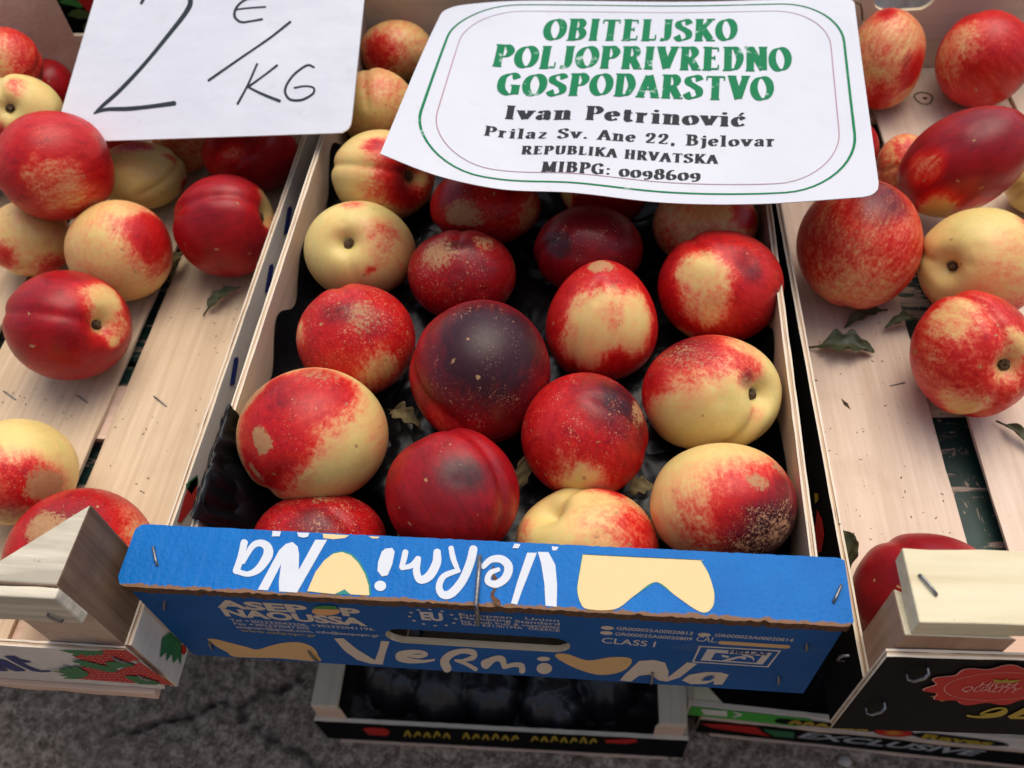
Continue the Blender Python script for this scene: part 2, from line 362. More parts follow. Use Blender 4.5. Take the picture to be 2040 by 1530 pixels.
# ------------------------------------------------------------------ flat print helpers (ribbons and outlines laid on real panels)
def crs(pts, n=8, closed=False):
    P = np.array(pts, float); out = []
    if closed: P = np.vstack([P[-1:], P, P[:2]])
    else: P = np.vstack([2 * P[:1] - P[1:2], P, 2 * P[-1:] - P[-2:-1]])
    for i in range(1, len(P) - 2):
        for k in range(n):
            t = k / n; a, b, c, d = P[i - 1], P[i], P[i + 1], P[i + 2]
            out.append(.5 * (2 * b + (c - a) * t + (2 * a - 5 * b + 4 * c - d) * t * t + (3 * b - a - 3 * c + d) * t ** 3))
    if not closed: out.append(P[-2])
    return np.array(out)
class Print:
    """collects flat shapes in drawing units; fmap turns (x, y, layer) into a point just proud of the panel"""
    def __init__(s, fmap): s.f = fmap; s.V = []; s.F = []; s.layer = 0
    def poly(s, pts):
        b = len(s.V); s.V += [s.f(x, y, s.layer) for x, y in pts]; s.F.append(tuple(range(b, b + len(pts)))); s.layer += 1
    def soft(s, pts): s.poly([(p[0], p[1]) for p in crs(pts, 6, True)])
    def blob(s, cx, cy, rx, ry, n=20): s.poly([(cx + rx * math.cos(2 * math.pi * i / n), cy + ry * math.sin(2 * math.pi * i / n)) for i in range(n)])
    def rib(s, pts, n=8, curve=True, cap=True, closed=False):
        P = crs(pts, n, closed) if curve else np.array(pts, float)
        T = np.gradient(P[:, :2], axis=0) if not closed else np.roll(P[:, :2], -1, 0) - np.roll(P[:, :2], 1, 0)
        T /= np.linalg.norm(T, axis=1)[:, None] + 1e-9
        N = np.stack([-T[:, 1], T[:, 0]], 1); h = P[:, 2:3] / 2
        L = P[:, :2] + N * h; R_ = P[:, :2] - N * h
        if cap and not closed:
            def endcap(p, t, w):
                o = []
                for a in (.5, .8, 1.0): o.append((p + t * w * .5 * a, math.sqrt(max(0, 1 - a * a)) * w * .5 + w * .02))
                return o
            e0 = endcap(P[0, :2], -T[0], P[0, 2]); e1 = endcap(P[-1, :2], T[-1], P[-1, 2])
            L = np.vstack([[p + N[0] * w for p, w in reversed(e0)], L, [p + N[-1] * w for p, w in e1]])
            R_ = np.vstack([[p - N[0] * w for p, w in reversed(e0)], R_, [p - N[-1] * w for p, w in e1]])
        b = len(s.V); n_ = len(L)
        for k in range(n_): s.V += [s.f(*L[k], s.layer + .95 * k / n_), s.f(*R_[k], s.layer + .95 * k / n_)]
        for k in range(n_ if closed else n_ - 1):
            k2 = (k + 1) % n_; s.F.append((b + 2 * k, b + 2 * k2, b + 2 * k2 + 1, b + 2 * k + 1))
        s.layer += 1
    def raw(s, V, Fc):
        b = len(s.V); s.V += [s.f(x, y, s.layer) for x, y in V]; s.F += [tuple(i + b for i in f) for f in Fc]; s.layer += 1
    def build(s, name, mat, parent): return put(name, mesh(name, s.V, s.F, [mat]), parent)
LAY = 1.0e-5
def crop(ox, oy, sc): return lambda X, Y: (ox + X / sc, oy + Y / sc)

_txt = {}
def text2d(s, bold=0.0):
    key = (s, bold)
    if key not in _txt:
        c = bpy.data.curves.new('t', 'FONT'); c.body = s; c.size = 1; c.offset = bold; c.resolution_u = 3
        o = bpy.data.objects.new('t', c); COL.objects.link(o)
        me = bpy.data.meshes.new_from_object(o.evaluated_get(bpy.context.evaluated_depsgraph_get()))
        V = np.array([v.co[:2] for v in me.vertices]); Fc = [tuple(p.vertices) for p in me.polygons]
        bpy.data.objects.remove(o); bpy.data.curves.remove(c); bpy.data.meshes.remove(me)
        _txt[key] = (V, Fc)
    return _txt[key]
_capH = None
def text_on(pr, s, BL, BR, h, bold=0.0, shear=0.0):
    """set a line of type from BL to BR (panel units) with cap height h"""
    global _capH
    if _capH is None: _capH = text2d('H')[0][:, 1].max()
    V, Fc = text2d(s, bold); x0, x1 = V[:, 0].min(), V[:, 0].max()
    BL = np.array(BL); BR = np.array(BR); e = BR - BL
    up = np.array([-e[1], e[0]]) / np.linalg.norm(e)
    U = (V[:, 0] - x0) / (x1 - x0); y = V[:, 1] / _capH
    Q = BL + U[:, None] * e + (y * h)[:, None] * (up + shear * e / np.linalg.norm(e))
    pr.raw(Q, Fc)

# broad-nib roman capitals and small letters: centre lines, drawn with a wide flat nib
def _o(cx, cy, rx, ry): return [(cx + rx * math.sin(a), cy + ry * math.cos(a)) for a in [i * math.pi / 6 for i in range(12)]]
S_ = 'l'
G = {
 'O': (.86, [('o', _o(.43, .5, .31, .46))]), 'I': (.44, [('l', [(.22, .03), (.22, .97)]), ('s', .22, 0), ('s', .22, 1)]),
 'B': (.80, [('l', [(.22, .03), (.22, .97)]), ('s', .2, 0), ('s', .2, 1), ('c', [(.22, .97), (.46, .95), (.58, .77), (.46, .56), (.22, .53)]), ('c', [(.22, .53), (.5, .51), (.64, .28), (.5, .05), (.22, .03)])]),
 'T': (.80, [('l', [(.40, .03), (.40, .97)]), ('s', .40, 0), ('h', .06, .74, .96), ('v', .07, .80, .96), ('v', .73, .80, .96)]),
 'E': (.72, [('l', [(.22, .03), (.22, .97)]), ('s', .2, 0), ('s', .2, 1), ('h', .2, .62, .96), ('h', .2, .48, .52), ('h', .2, .64, .04), ('v', .61, .80, .96), ('v', .63, .04, .22), ('v', .48, .43, .61)]),
 'L': (.68, [('l', [(.22, .03), (.22, .97)]), ('s', .22, 0), ('s', .22, 1), ('h', .2, .62, .04), ('v', .61, .04, .26)]),
 'J': (.58, [('c', [(.36, .97), (.36, .6), (.36, .22), (.26, .04), (.08, .06)]), ('s', .36, 1)]),
 'S': (.72, [('c', [(.58, .78), (.50, .93), (.34, .97), (.16, .86), (.17, .68), (.36, .54), (.55, .38), (.56, .16), (.36, .03), (.20, .06), (.09, .22)])]),
 'K': (.84, [('l', [(.22, .03), (.22, .97)]), ('s', .22, 0), ('s', .22, 1), ('l', [(.68, .97), (.26, .46)]), ('l', [(.36, .56), (.68, .03)]), ('s', .70, 0), ('s', .68, 1)]),
 'P': (.76, [('l', [(.22, .03), (.22, .97)]), ('s', .22, 0), ('s', .2, 1), ('c', [(.22, .97), (.48, .95), (.62, .72), (.48, .48), (.22, .45)])]),
 'R': (.82, [('l', [(.22, .03), (.22, .97)]), ('s', .22, 0), ('s', .2, 1), ('c', [(.22, .97), (.48, .95), (.60, .74), (.48, .53), (.22, .50)]), ('l', [(.42, .50), (.66, .03)]), ('s', .68, 0)]),
 'V': (.82, [('l', [(.16, .97), (.42, .03)]), ('l', [(.68, .97), (.42, .06)]), ('s', .16, 1), ('s', .68, 1)]),
 'A': (.84, [('l', [(.42, .97), (.70, .03)]), ('l', [(.40, .95), (.14, .03)]), ('h', .24, .58, .34), ('s', .14, 0), ('s', .70, 0)]),
 'D': (.84, [('l', [(.22, .03), (.22, .97)]), ('s', .2, 0), ('s', .2, 1), ('c', [(.22, .97), (.52, .92), (.68, .5), (.52, .08), (.22, .03)])]),
 'N': (.86, [('l', [(.18, .03), (.18, .97)]), ('l', [(.20, .95), (.68, .05)]), ('l', [(.68, .03), (.68, .97)]), ('s', .18, 0), ('s', .14, 1), ('s', .68, 1)]),
 'G': (.86, [('c', [(.66, .76), (.56, .93), (.40, .97), (.18, .80), (.12, .5), (.18, .2), (.40, .03), (.58, .07), (.66, .20)]), ('l', [(.66, .04), (.66, .42)]), ('s', .64, .44)]),
 'H': (.88, [('l', [(.22, .03), (.22, .97)]), ('l', [(.66, .03), (.66, .97)]), ('h', .2, .66, .52), ('s', .22, 0), ('s', .22, 1), ('s', .66, 0), ('s', .66, 1)]),
 'M': (1.0, [('l', [(.18, .03), (.22, .97)]), ('l', [(.22, .95), (.50, .06)]), ('l', [(.50, .06), (.78, .95)]), ('l', [(.80, .03), (.78, .97)]), ('s', .18, 0), ('s', .82, 0), ('s', .2, 1), ('s', .8, 1)]),
 'U': (.86, [('c', [(.22, .97), (.22, .4), (.28, .08), (.45, .03), (.60, .10), (.66, .4), (.66, .97)]), ('s', .22, 1), ('s', .66, 1)]),
 'v': (.70, [('l', [(.14, .63), (.35, .03)]), ('l', [(.56, .63), (.35, .05)]), ('s', .14, .66), ('s', .56, .66)]),
 'a': (.66, [('c', [(.14, .50), (.24, .64), (.40, .62), (.46, .46), (.46, .12), (.58, .03)]), ('c', [(.46, .38), (.24, .34), (.14, .18), (.24, .04), (.42, .12)])]),
 'n': (.74, [('l', [(.20, .03), (.20, .63)]), ('c', [(.20, .46), (.34, .62), (.50, .60), (.54, .42), (.54, .03)]), ('s', .2, 0), ('s', .54, 0), ('s', .16, .66)]),
 'e': (.64, [('c', [(.16, .36), (.46, .36), (.48, .52), (.34, .64), (.18, .54), (.12, .33), (.20, .10), (.36, .03), (.52, .14)])]),
 't': (.52, [('c', [(.24, .85), (.24, .5), (.24, .16), (.34, .03), (.46, .10)]), ('h', .08, .44, .63)]),
 'r': (.58, [('l', [(.20, .03), (.20, .63)]), ('c', [(.20, .42), (.32, .62), (.46, .58)]), ('s', .2, 0), ('s', .16, .66)]),
 'i': (.42, [('l', [(.21, .03), (.21, .63)]), ('s', .21, 0), ('s', .17, .66), ('d', .21, .88)]),
 'o': (.68, [('o', _o(.34, .33, .21, .29))]),
 'c': (.62, [('c', [(.50, .48), (.36, .63), (.20, .54), (.13, .33), (.20, .10), (.36, .03), (.52, .14)])]),
 'l': (.42, [('l', [(.21, .03), (.21, .97)]), ('s', .21, 0), ('s', .17, 1)]),
 'z': (.62, [('h', .10, .50, .62), ('l', [(.48, .62), (.12, .05)]), ('h', .10, .52, .04)]),
 'j': (.40, [('c', [(.24, .63), (.24, .1), (.20, -.18), (.06, -.24)]), ('s', .19, .66), ('d', .24, .88)]),
 '0': (.70, [('o', _o(.35, .34, .23, .32))]), '9': (.70, [('o', _o(.34, .44, .20, .20)), ('c', [(.55, .42), (.52, .12), (.36, -.06), (.16, -.06)])]),
 '8': (.70, [('o', _o(.35, .70, .17, .20)), ('o', _o(.35, .25, .22, .23))]), '6': (.70, [('o', _o(.36, .24, .21, .21)), ('c', [(.14, .26), (.18, .62), (.34, .84), (.52, .88)])]),
 '2': (.70, [('c', [(.12, .62), (.22, .90), (.42, .92), (.52, .72), (.38, .40), (.12, .05)]), ('h', .10, .58, .05), ('v', .57, .05, .2)]),
 '.': (.34, [('d', .16, .07)]), ',': (.36, [('d', .16, .07), ('l', [(.20, .06), (.13, -.14)])]), ':': (.36, [('d', .18, .10), ('d', .18, .56)]), ' ': (.42, []),
}
def nib_line(pr, s, place, na=.105, nb=.032, space=.05):
    """place(t, y): t 0..1 along the line, y in cap heights"""
    adv = []; x = 0
    for ch in s:
        base = 'c' if ch == 'ć' else ch
        adv.append((base, x, ch == 'ć')); x += G[base][0] + space
    W = x - space; ang = math.radians(14); ca, sa = math.cos(ang), math.sin(ang)
    sub = Print(lambda X, Y, l: place(X / W, Y, l))
    for base, x0, acute in adv:
        sub.layer = 0
        for st in G[base][1]:
            k = st[0]
            if k in 'lco':
                P = np.array(st[1], float) + [x0, 0]
                P3 = np.hstack([P, np.zeros((len(P), 1))])
                Q = crs(P3, 5, k == 'o') if k != 'l' else np.linspace(P3[0], P3[1], 4)
                T = (np.roll(Q, -1, 0) - np.roll(Q, 1, 0))[:, :2] if k == 'o' else np.gradient(Q[:, :2], axis=0)
                T /= np.linalg.norm(T, axis=1)[:, None] + 1e-9
                nx, ny = -T[:, 1], T[:, 0]
                Q[:, 2] = 2 * np.sqrt((na * (nx * ca + ny * sa)) ** 2 + (nb * (-nx * sa + ny * ca)) ** 2)
                sub.rib(Q, curve=False, cap=False, closed=(k == 'o'))
            elif k == 's': sub.poly([(x0 + st[1] - .17, st[2] - .035 + (0 if st[2] < .5 else 0)), (x0 + st[1] + .17, st[2] - .035), (x0 + st[1] + .17, st[2] + .03), (x0 + st[1] - .17, st[2] + .03)])
            elif k == 'h': sub.poly([(x0 + st[1], st[3] - nb * 1.2), (x0 + st[2], st[3] - nb * 1.2), (x0 + st[2], st[3] + nb * 1.2), (x0 + st[1], st[3] + nb * 1.2)])
            elif k == 'v': sub.poly([(x0 + st[1] - .03, st[2]), (x0 + st[1] + .03, st[2]), (x0 + st[1] + .03, st[3]), (x0 + st[1] - .03, st[3])])
            elif k == 'd': sub.blob(x0 + st[1], st[2], .11, .085, 10)
        if acute: sub.poly([(x0 + .28, .74), (x0 + .40, .74), (x0 + .54, .96), (x0 + .40, .96)])
    b = len(pr.V); pr.V += sub.V; pr.F += [tuple(i + b for i in f) for f in sub.F]; pr.layer += 1

# ------------------------------------------------------------------ small shared meshes
def tube(path, r, n=7):
    P = np.array(path, float); V = []; Fc = []
    up0 = np.array([.3, .2, .9])
    for i, p in enumerate(P):
        t = P[min(i + 1, len(P) - 1)] - P[max(i - 1, 0)]; t = t / np.linalg.norm(t)
        a = np.cross(t, up0); a /= np.linalg.norm(a); b = np.cross(t, a)
        rr = r[i] if hasattr(r, '__len__') else r
        for k in range(n):
            w = 2 * math.pi * k / n; V.append(p + rr * (math.cos(w) * a + math.sin(w) * b))
    for i in range(len(P) - 1):
        for k in range(n): Fc.append((i * n + k, i * n + (k + 1) % n, (i + 1) * n + (k + 1) % n, (i + 1) * n + k))
    Fc.append(tuple(range(n - 1, -1, -1))); Fc.append(tuple((len(P) - 1) * n + k for k in range(n)))
    return V, Fc
def staple_mesh(L, r, leg, bow):
    pts = [(-L / 2, 0, -leg), (-L / 2, 0, -leg * .3), (-L / 2 * .95, 0, bow * .6), (-L / 4, 0, bow), (L / 4, 0, bow), (L / 2 * .95, 0, bow * .6), (L / 2, 0, -leg * .3), (L / 2, 0, -leg)]
    V, Fc = tube(pts, r); return mesh('staple', V, Fc, [STEEL], smooth=True)
ST_S = staple_mesh(.0085, .00042, .003, .0006)
ST_M = staple_mesh(.0105, .0006, .003, .0011)
ST_P = staple_mesh(.012, .0007, .003, .0028)
def staple(parent, p, q, normal, me=ST_M):
    """wire staple with its ends near world points p and q, standing on a surface with that normal"""
    p = Vector(p); q = Vector(q); n = Vector(normal).normalized(); x = (q - p); L0 = x.length; x = (x - n * x.dot(n)).normalized(); y = n.cross(x)
    base = max(v.co.x for v in me.vertices) * 2 - .001
    M = Matrix((x, y, n)).transposed().to_4x4(); M.translation = (p + q) / 2
    return put('staple', me, parent, M @ Matrix.Diagonal((L0 / base, 1, 1, 1)))

# ================================================================== SETTING
# ground: one sheet, finer in front of the stall, with a real crack sunk into it
GZ = -.462
def build_ground():
    xs = np.concatenate([np.linspace(-60, -1.2, 14), np.linspace(-.6, .9, 320), np.linspace(1.4, 60, 14)])
    ys = np.concatenate([np.linspace(-60, -.6, 14), np.linspace(-.15, .35, 130), np.linspace(.6, 60, 14)])
    X, Y = np.meshgrid(xs, ys); Z = np.zeros_like(X)
    cpx = [(225, 1458), (278, 1456), (325, 1434), (395, 1423), (414, 1404), (447, 1397), (473, 1408), (495, 1437), (546, 1474), (605, 1500), (640, 1545)]
    cp2 = [(473, 1408), (520, 1380), (560, 1372), (600, 1352)]
    dist = np.full(X.shape, 9.)
    for c, wob in ((cpx, 1), (cp2, 1)):
        P = np.array([PZ(x, y, GZ)[:2] for x, y in c])
        for a, b in zip(P[:-1], P[1:]):
            d = b - a; t = np.clip(((X - a[0]) * d[0] + (Y - a[1]) * d[1]) / (d @ d), 0, 1)
            dist = np.minimum(dist, np.hypot(X - a[0] - t * d[0], Y - a[1] - t * d[1]))
    dist = dist + .0022 * np.sin(X * 310 + 2 * np.sin(Y * 240)) * np.cos(Y * 270 + X * 90)
    cr = np.clip(1 - dist / .0042, 0, 1)
    near = (np.abs(X - .15) < .8) & (np.abs(Y - .1) < .3)
    Z += GZ - .006 * cr + near * .0012 * (np.sin(X * 41 + 1.3) * np.sin(Y * 57) + np.sin(X * 93 - Y * 71))
    V = np.stack([X, Y, Z], -1).reshape(-1, 3); nx = len(xs)
    Fc = [(j * nx + i, j * nx + i + 1, (j + 1) * nx + i + 1, (j + 1) * nx + i) for j in range(len(ys) - 1) for i in range(nx - 1)]
    me = mesh('ground', V, Fc, [GROUND], smooth=True)
    a = me.attributes.new('crack', 'FLOAT', 'POINT'); a.data.foreach_set('value', cr.reshape(-1).astype(np.float32))
    tag(put('ground', me), kind='structure')
build_ground()
# unseen wall added behind the camera to keep low sky off upright crate faces
mb = MB(); mb.box(-8, 8, -4.8, -4.5, GZ - .2, 4.5); mb.build('sky_block_wall', [WALLM])['kind'] = 'structure'

# market table under the upper crates
TZ = -.0935
tb = empty('market_table', (.2, .5, GZ), 'dark green peeling wooden table under the fruit crates', 'table')
py0 = .06
for i in range(7):
    m = MB(); w = .125; m.box(-.75, 1.25, py0 + i * (w + .004), py0 + i * (w + .004) + w, TZ - .022, TZ - random.uniform(0, .0006), seg=12, jit=.0003)
    m.build('plank', [TABLE], tb, bevel=.0012)
for x in (-.70, 1.16):
    for y in (.10, .90):
        m = MB(); m.box(x, x + .045, y, y + .045, GZ, TZ - .0225); m.build('leg', [TABLE], tb, bevel=.002)
for y in (.11, .90):
    m = MB(); m.box(-.654, 1.159, y + .01, y + .03, TZ - .085, TZ - .0225); m.build('apron', [TABLE], tb, bevel=.001)

# ================================================================== CRATES
def ply(parent, name, axis, a0, a1, t0, t1, z0, z1, face_in, face_out, edge, core, seg=46, jit=.00013, outpos=True, world=None):
    """thin three-ply board standing on edge; axis = 'x' or 'y' is its long way, t0..t1 its thickness"""
    m = MB(); d = (t1 - t0) / 3
    mats = [face_in, face_out, edge, core]
    for k in range(3):
        u0, u1 = t0 + d * k + .00003, t0 + d * (k + 1) - .00003
        zz = z1 - (.0004 if k == 1 else 0); e = .0003 if k == 1 else 0
        lo_face = (0 if outpos else 1) if k == 0 else 3; hi_face = (1 if outpos else 0) if k == 2 else 3
        em = 3 if k == 1 else 2
        if axis == 'y': m.box(u0, u1, a0 + e, a1 - e, z0, zz, ms=(lo_face, hi_face, em, em, em, em), seg=seg, jit=jit if k != 1 else jit * 1.6)
        else: m.box(a0 + e, a1 - e, u0, u1, z0, zz, ms=(em, em, lo_face, hi_face, em, em), seg=seg, jit=jit if k != 1 else jit * 1.6)
    return m.build(name, mats, parent, world=world)
def tri_post(parent, x, y, sx, sy, leg, z0, z1, mats, world=None, legy=None):
    """three-cornered corner post, right angle at (x, y)"""
    ly = legy or leg; n = 5; V = []; Fc = []; mi = []
    for i in range(n):
        z = z0 + (z1 - z0) * i / (n - 1)
        for p in ((x, y), (x + sx * leg, y), (x, y + sy * ly)):
            V.append((p[0] + random.uniform(-.0003, .0003), p[1] + random.uniform(-.0003, .0003), z + (random.uniform(-.0012, .0012) if i == n - 1 else 0)))
    for i in range(n - 1):
        for k in range(3):
            k2 = (k + 1) % 3; Fc.append((3 * i + k, 3 * i + k2, 3 * i + 3 + k2, 3 * i + 3 + k)); mi.append((0, 2, 1)[k])
    Fc.append((3 * n - 3, 3 * n - 2, 3 * n - 1)); mi.append(3); Fc.append((2, 1, 0)); mi.append(3)
    o = put('corner_post', mesh('corner_post', V, Fc, mats, mi), parent, world)
    b = o.modifiers.new('bevel', 'BEVEL'); b.width = .0008; b.segments = 2
    return o
def slot_panel(name, parent, x0, x1, y0, y1, z0, z1, cx, cz, hw, hh, mats, world=None):
    """upright board in the xz plane with a hand-hold slot; mats = front, back, edge, slot edge"""
    n = 40; V = []; Fc = []; mi = []
    inner = []; outer = []
    for i in range(n):
        a = 2 * math.pi * i / n; ca, sa = math.cos(a), math.sin(a)
        px_ = (hw - hh) * (1 if ca > 0 else -1) + hh * ca if abs(ca) > 1e-6 else 0
        if i in (n // 4, 3 * n // 4): px_ = 0
        inner.append((cx + px_, cz + hh * sa + random.uniform(-.0002, .0002)))
        t = min((x1 - cx if ca > 0 else cx - x0) / abs(ca) if abs(ca) > 1e-9 else 9, (z1 - cz if sa > 0 else cz - z0) / abs(sa) if abs(sa) > 1e-9 else 9)
        outer.append([cx + ca * t, cz + sa * t])
    for corner in ((x1, z1), (x0, z1), (x0, z0), (x1, z0)):
        k = min(range(n), key=lambda i: math.hypot(outer[i][0] - corner[0], outer[i][1] - corner[1])); outer[k] = list(corner)
    for y in (y0, y1):
        V += [(p[0], y, p[1]) for p in inner]; V += [(p[0], y, p[1]) for p in outer]
    for i in range(n):
        j = (i + 1) % n
        Fc += [(i, n + i, n + j, j)[::-1], (2 * n + i, 3 * n + i, 3 * n + j, 2 * n + j), (i, j, 2 * n + j, 2 * n + i)[::-1], (n + i, n + j, 3 * n + j, 3 * n + i)]
        mi += [0, 1, 3, 2]
    return put(name, mesh(name, V, Fc, mats, mi), parent, world)

# ---- blue fruit crate in the middle
bc = empty('fruit_crate', (.15, .2, TZ), 'blue printed fruit crate in the middle, lined with black film', 'crate')
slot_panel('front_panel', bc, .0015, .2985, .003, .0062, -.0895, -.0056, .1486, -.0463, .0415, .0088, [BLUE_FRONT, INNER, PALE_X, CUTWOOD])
def build_ledge():
    n = 160; V = []; Fc = []; mi = []
    for i in range(n + 1):
        x = .30 * i / n
        c = .0045 if x < .15 else .0018; ex = min(x, .30 - x); rnd = c - math.sqrt(max(0, c * c - (c - min(ex, c)) ** 2))
        yf = rnd + abs(random.gauss(0, .00035)); yb = .0292 - rnd * .6 - abs(random.gauss(0, .00015))
        zt = -.0 + random.uniform(-.00008, .00008); zb = -.0054 + random.uniform(-.0002, .0001)
        V += [(x, yf, zt - .0002), (x, yb, zt), (x, yb, zb), (x, yf + random.uniform(-.0003, .0003), zb)]
        if i:
            a = 4 * (i - 1); b = 4 * i
            for k in range(4): Fc.append((a + k, b + k, b + (k + 1) % 4, a + (k + 1) % 4)); mi.append((0, 1, 1, 1)[k])
    Fc += [(0, 1, 2, 3), (4 * n + 3, 4 * n + 2, 4 * n + 1, 4 * n)]; mi += [1, 1]
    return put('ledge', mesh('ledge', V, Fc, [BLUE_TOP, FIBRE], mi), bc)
ledge = build_ledge()
ply(bc, 'side_wall', 'y', .0066, .438, .0224, .0256, -.0895, -.0036, INNER, INNER, PALE, CORE)
ply(bc, 'side_wall', 'y', .0066, .438, .2873, .2905, -.0895, -.0036, INNER, INNER, PALE, CORE)
ply(bc, 'back_wall', 'x', .0020, .298, .4385, .4417, -.0895, .030, PALE_X, INNER, PALE_X, CORE_X)
for sx, x in ((1, .0258), (-1, .2871)):
    tri_post(bc, x, .0066, sx, 1, .020, -.0893, -.0034, [BROWNPOST, BROWNPOST, BROWNPOST, PINE])
for i in range(3):
    m = MB(); m.box(.028 + i * .088, .028 + i * .088 + .080, .0068, .438, -.0895, -.0865, seg=8); m.build('floor_slat', [VEN_Y], bc)

# ledge print (upside down as folded over from the front)
c6 = crop(440, 1040, 3.4); c5 = crop(950, 1000, 2.72)
def onledge(cf): return lambda X, Y, l: PZ(*cf(X, Y), .00012 + l * LAY)
def print_on(cf_map, items, name, mat, parent):
    """one object per item; an item that is itself a list is one letter drawn with several strokes"""
    for k, it in enumerate(items):
        pr = Print(cf_map); pr.layer = k * 3
        for kind, *a in (it if isinstance(it, list) else [it]): getattr(pr, kind)(*a)
        o = pr.build(name, mat, parent)
    return o
L6, L5 = onledge(c6), onledge(c5)
print_on(lambda X, Y, l: PZ(*c6(X, Y), .00006), [('poly', [(585, 470), (645, 335), (705, 252), (765, 206), (825, 194), (888, 214), (942, 268), (990, 350), (1014, 430), (1018, 498), (880, 490), (770, 490)])], 'printed_outline', TEAL_INK, ledge)
print_on(L6, [('poly', [(585, 468), (640, 340), (700, 260), (760, 215), (820, 203), (880, 225), (930, 275), (975, 350), (1000, 430), (1005, 497), (880, 490), (838, 455), (770, 488)]),
              ('poly', [(690, 79), (870, 90), (840, 108), (760, 116), (695, 108)]), ('poly', [(1000, 96), (1078, 100), (1060, 111), (1025, 110)])], 'printed_peach', PEACH_INK, ledge)
print_on(L6, [[('rib', [(158, 140, 48), (135, 240, 46), (104, 330, 46)]), ('rib', [(112, 335, 36), (185, 352, 36), (258, 315, 52), (318, 225, 66), (312, 165, 58), (262, 142, 46), (210, 168, 40), (150, 270, 30)])],
              ('poly', [(250, 458), (395, 190), (440, 148), (485, 135), (520, 165), (530, 220), (527, 325), (640, 120), (720, 120), (515, 478), (395, 470), (393, 400), (408, 285), (318, 462)]),
              [('poly', [(1115, 180), (1160, 175), (1178, 200), (1160, 290), (1130, 360), (1090, 368), (1060, 330), (1065, 270), (1090, 200)]), ('blob', 1080, 432, 40, 35)],
              [('rib', [(1465, 205, 50), (1460, 280, 60), (1412, 365, 60), (1350, 390, 52), (1325, 330, 48), (1335, 250, 42)]), ('rib', [(1335, 250, 38), (1290, 295, 36), (1228, 310, 32)]), ('rib', [(1225, 305, 34), (1240, 250, 40), (1250, 205, 40)])],
              [('rib', [(1710, 185, 56), (1690, 270, 58), (1640, 390, 58), (1565, 480, 58), (1505, 492, 52), (1478, 440, 46), (1505, 372, 40), (1570, 340, 36), (1610, 330, 28)]), ('rib', [(1560, 178, 36), (1575, 250, 38), (1605, 325, 30)])],
              ('rib', [(1778, 300, 36), (1830, 255, 44), (1900, 252, 54), (1948, 300, 58), (1930, 375, 56), (1865, 420, 50), (1808, 400, 42), (1825, 345, 36), (1878, 322, 30)]),
              ('poly', [(350, 60), (408, 64), (398, 96), (346, 97)]), ('poly', [(515, 70), (600, 74), (590, 98), (560, 106), (525, 98)]), ('poly', [(1990, 145), (2030, 150), (2015, 178), (1975, 176)])], 'printed_letter', WHITE_INK, ledge)
print_on(L5, [[('poly', [(273, 275), (325, 275), (245, 480), (218, 556), (185, 550), (220, 430)]), ('poly', [(330, 270), (388, 272), (425, 340), (435, 450), (432, 568), (372, 562), (366, 440), (348, 330)])], ('poly', [(405, 240), (445, 244), (430, 262), (410, 262)])], 'printed_letter', WHITE_INK, ledge)
pk2 = [(574, 290), (580, 286), (700, 292), (900, 302), (1205, 316), (1213, 320), (1255, 390), (1285, 490), (1280, 560), (1245, 597), (1190, 585), (1080, 510), (970, 433), (850, 510), (750, 580), (600, 580), (560, 540), (545, 470), (560, 370)]
print_on(lambda X, Y, l: PZ(*c5(X, Y), .00006), [('poly', [(915 + (x - 915) * 1.012, 440 + (y - 440) * 1.028) for x, y in pk2])], 'printed_outline', TEAL_INK, ledge)
print_on(L5, [('soft', pk2)], 'printed_peach', PEACH_INK, ledge)
chip = Print(lambda X, Y, l: PZ(*c6(X, Y), .00026)); chip.rib([(1846, 300, 10), (1838, 340, 14), (1862, 400, 30), (1856, 450, 18), (1838, 490, 22), (1850, 520, 34), (1870, 545, 50)])
chip.build('torn_patch', FIBRE, ledge)
# staples through the ledge
staple(bc, PZ(306, 1090, 0), PZ(314, 1127, 0), (0, 0, 1)); staple(bc, PZ(1676, 1166, 0), PZ(1660, 1201, 0), (0, 0, 1))
V_, F_ = tube([PZ(956, 1108, -.002), PZ(956, 1108, .0012), PZ(953, 1150, .0018), PZ(949, 1205, .0015), PY(949, 1212, -.0012), PY(952, 1232, .0005), PY(953, 1243, .0015), PY(953, 1244, .005)], .0009)
put('staple', mesh('bent_staple', V_, F_, [STEEL], smooth=True), bc)

# front panel print
FY = .003
def onfront(x, y, l): p = PY(x, y, FY); return (p[0], FY - .00010 - l * LAY, p[2])
def frontmap(cf): return lambda X, Y, l: onfront(*cf(X, Y), l)
c7 = crop(400, 1170, 3.4); c8 = crop(780, 1190, 3.4)
F7, F8, F5 = frontmap(c7), frontmap(c8), frontmap(c5)
front = [o for o in bc.children if o.name.startswith('front_panel')][0]
print_on(F7, [('soft', [(45, 352), (100, 350), (200, 375), (300, 400), (380, 420), (470, 395), (560, 375), (650, 370), (720, 385), (770, 415), (795, 460), (803, 500), (600, 485), (500, 478), (240, 470), (180, 440), (100, 395)])], 'printed_peach', PEACH_DARK, front)
print_on(F8, [('soft', [(1108, 395), (1130, 380), (1200, 385), (1330, 425), (1480, 405), (1590, 405), (1628, 425), (1610, 465), (1560, 500), (1480, 520), (1380, 520), (1250, 480), (1150, 430)])], 'printed_peach', PEACH_DARK, front)
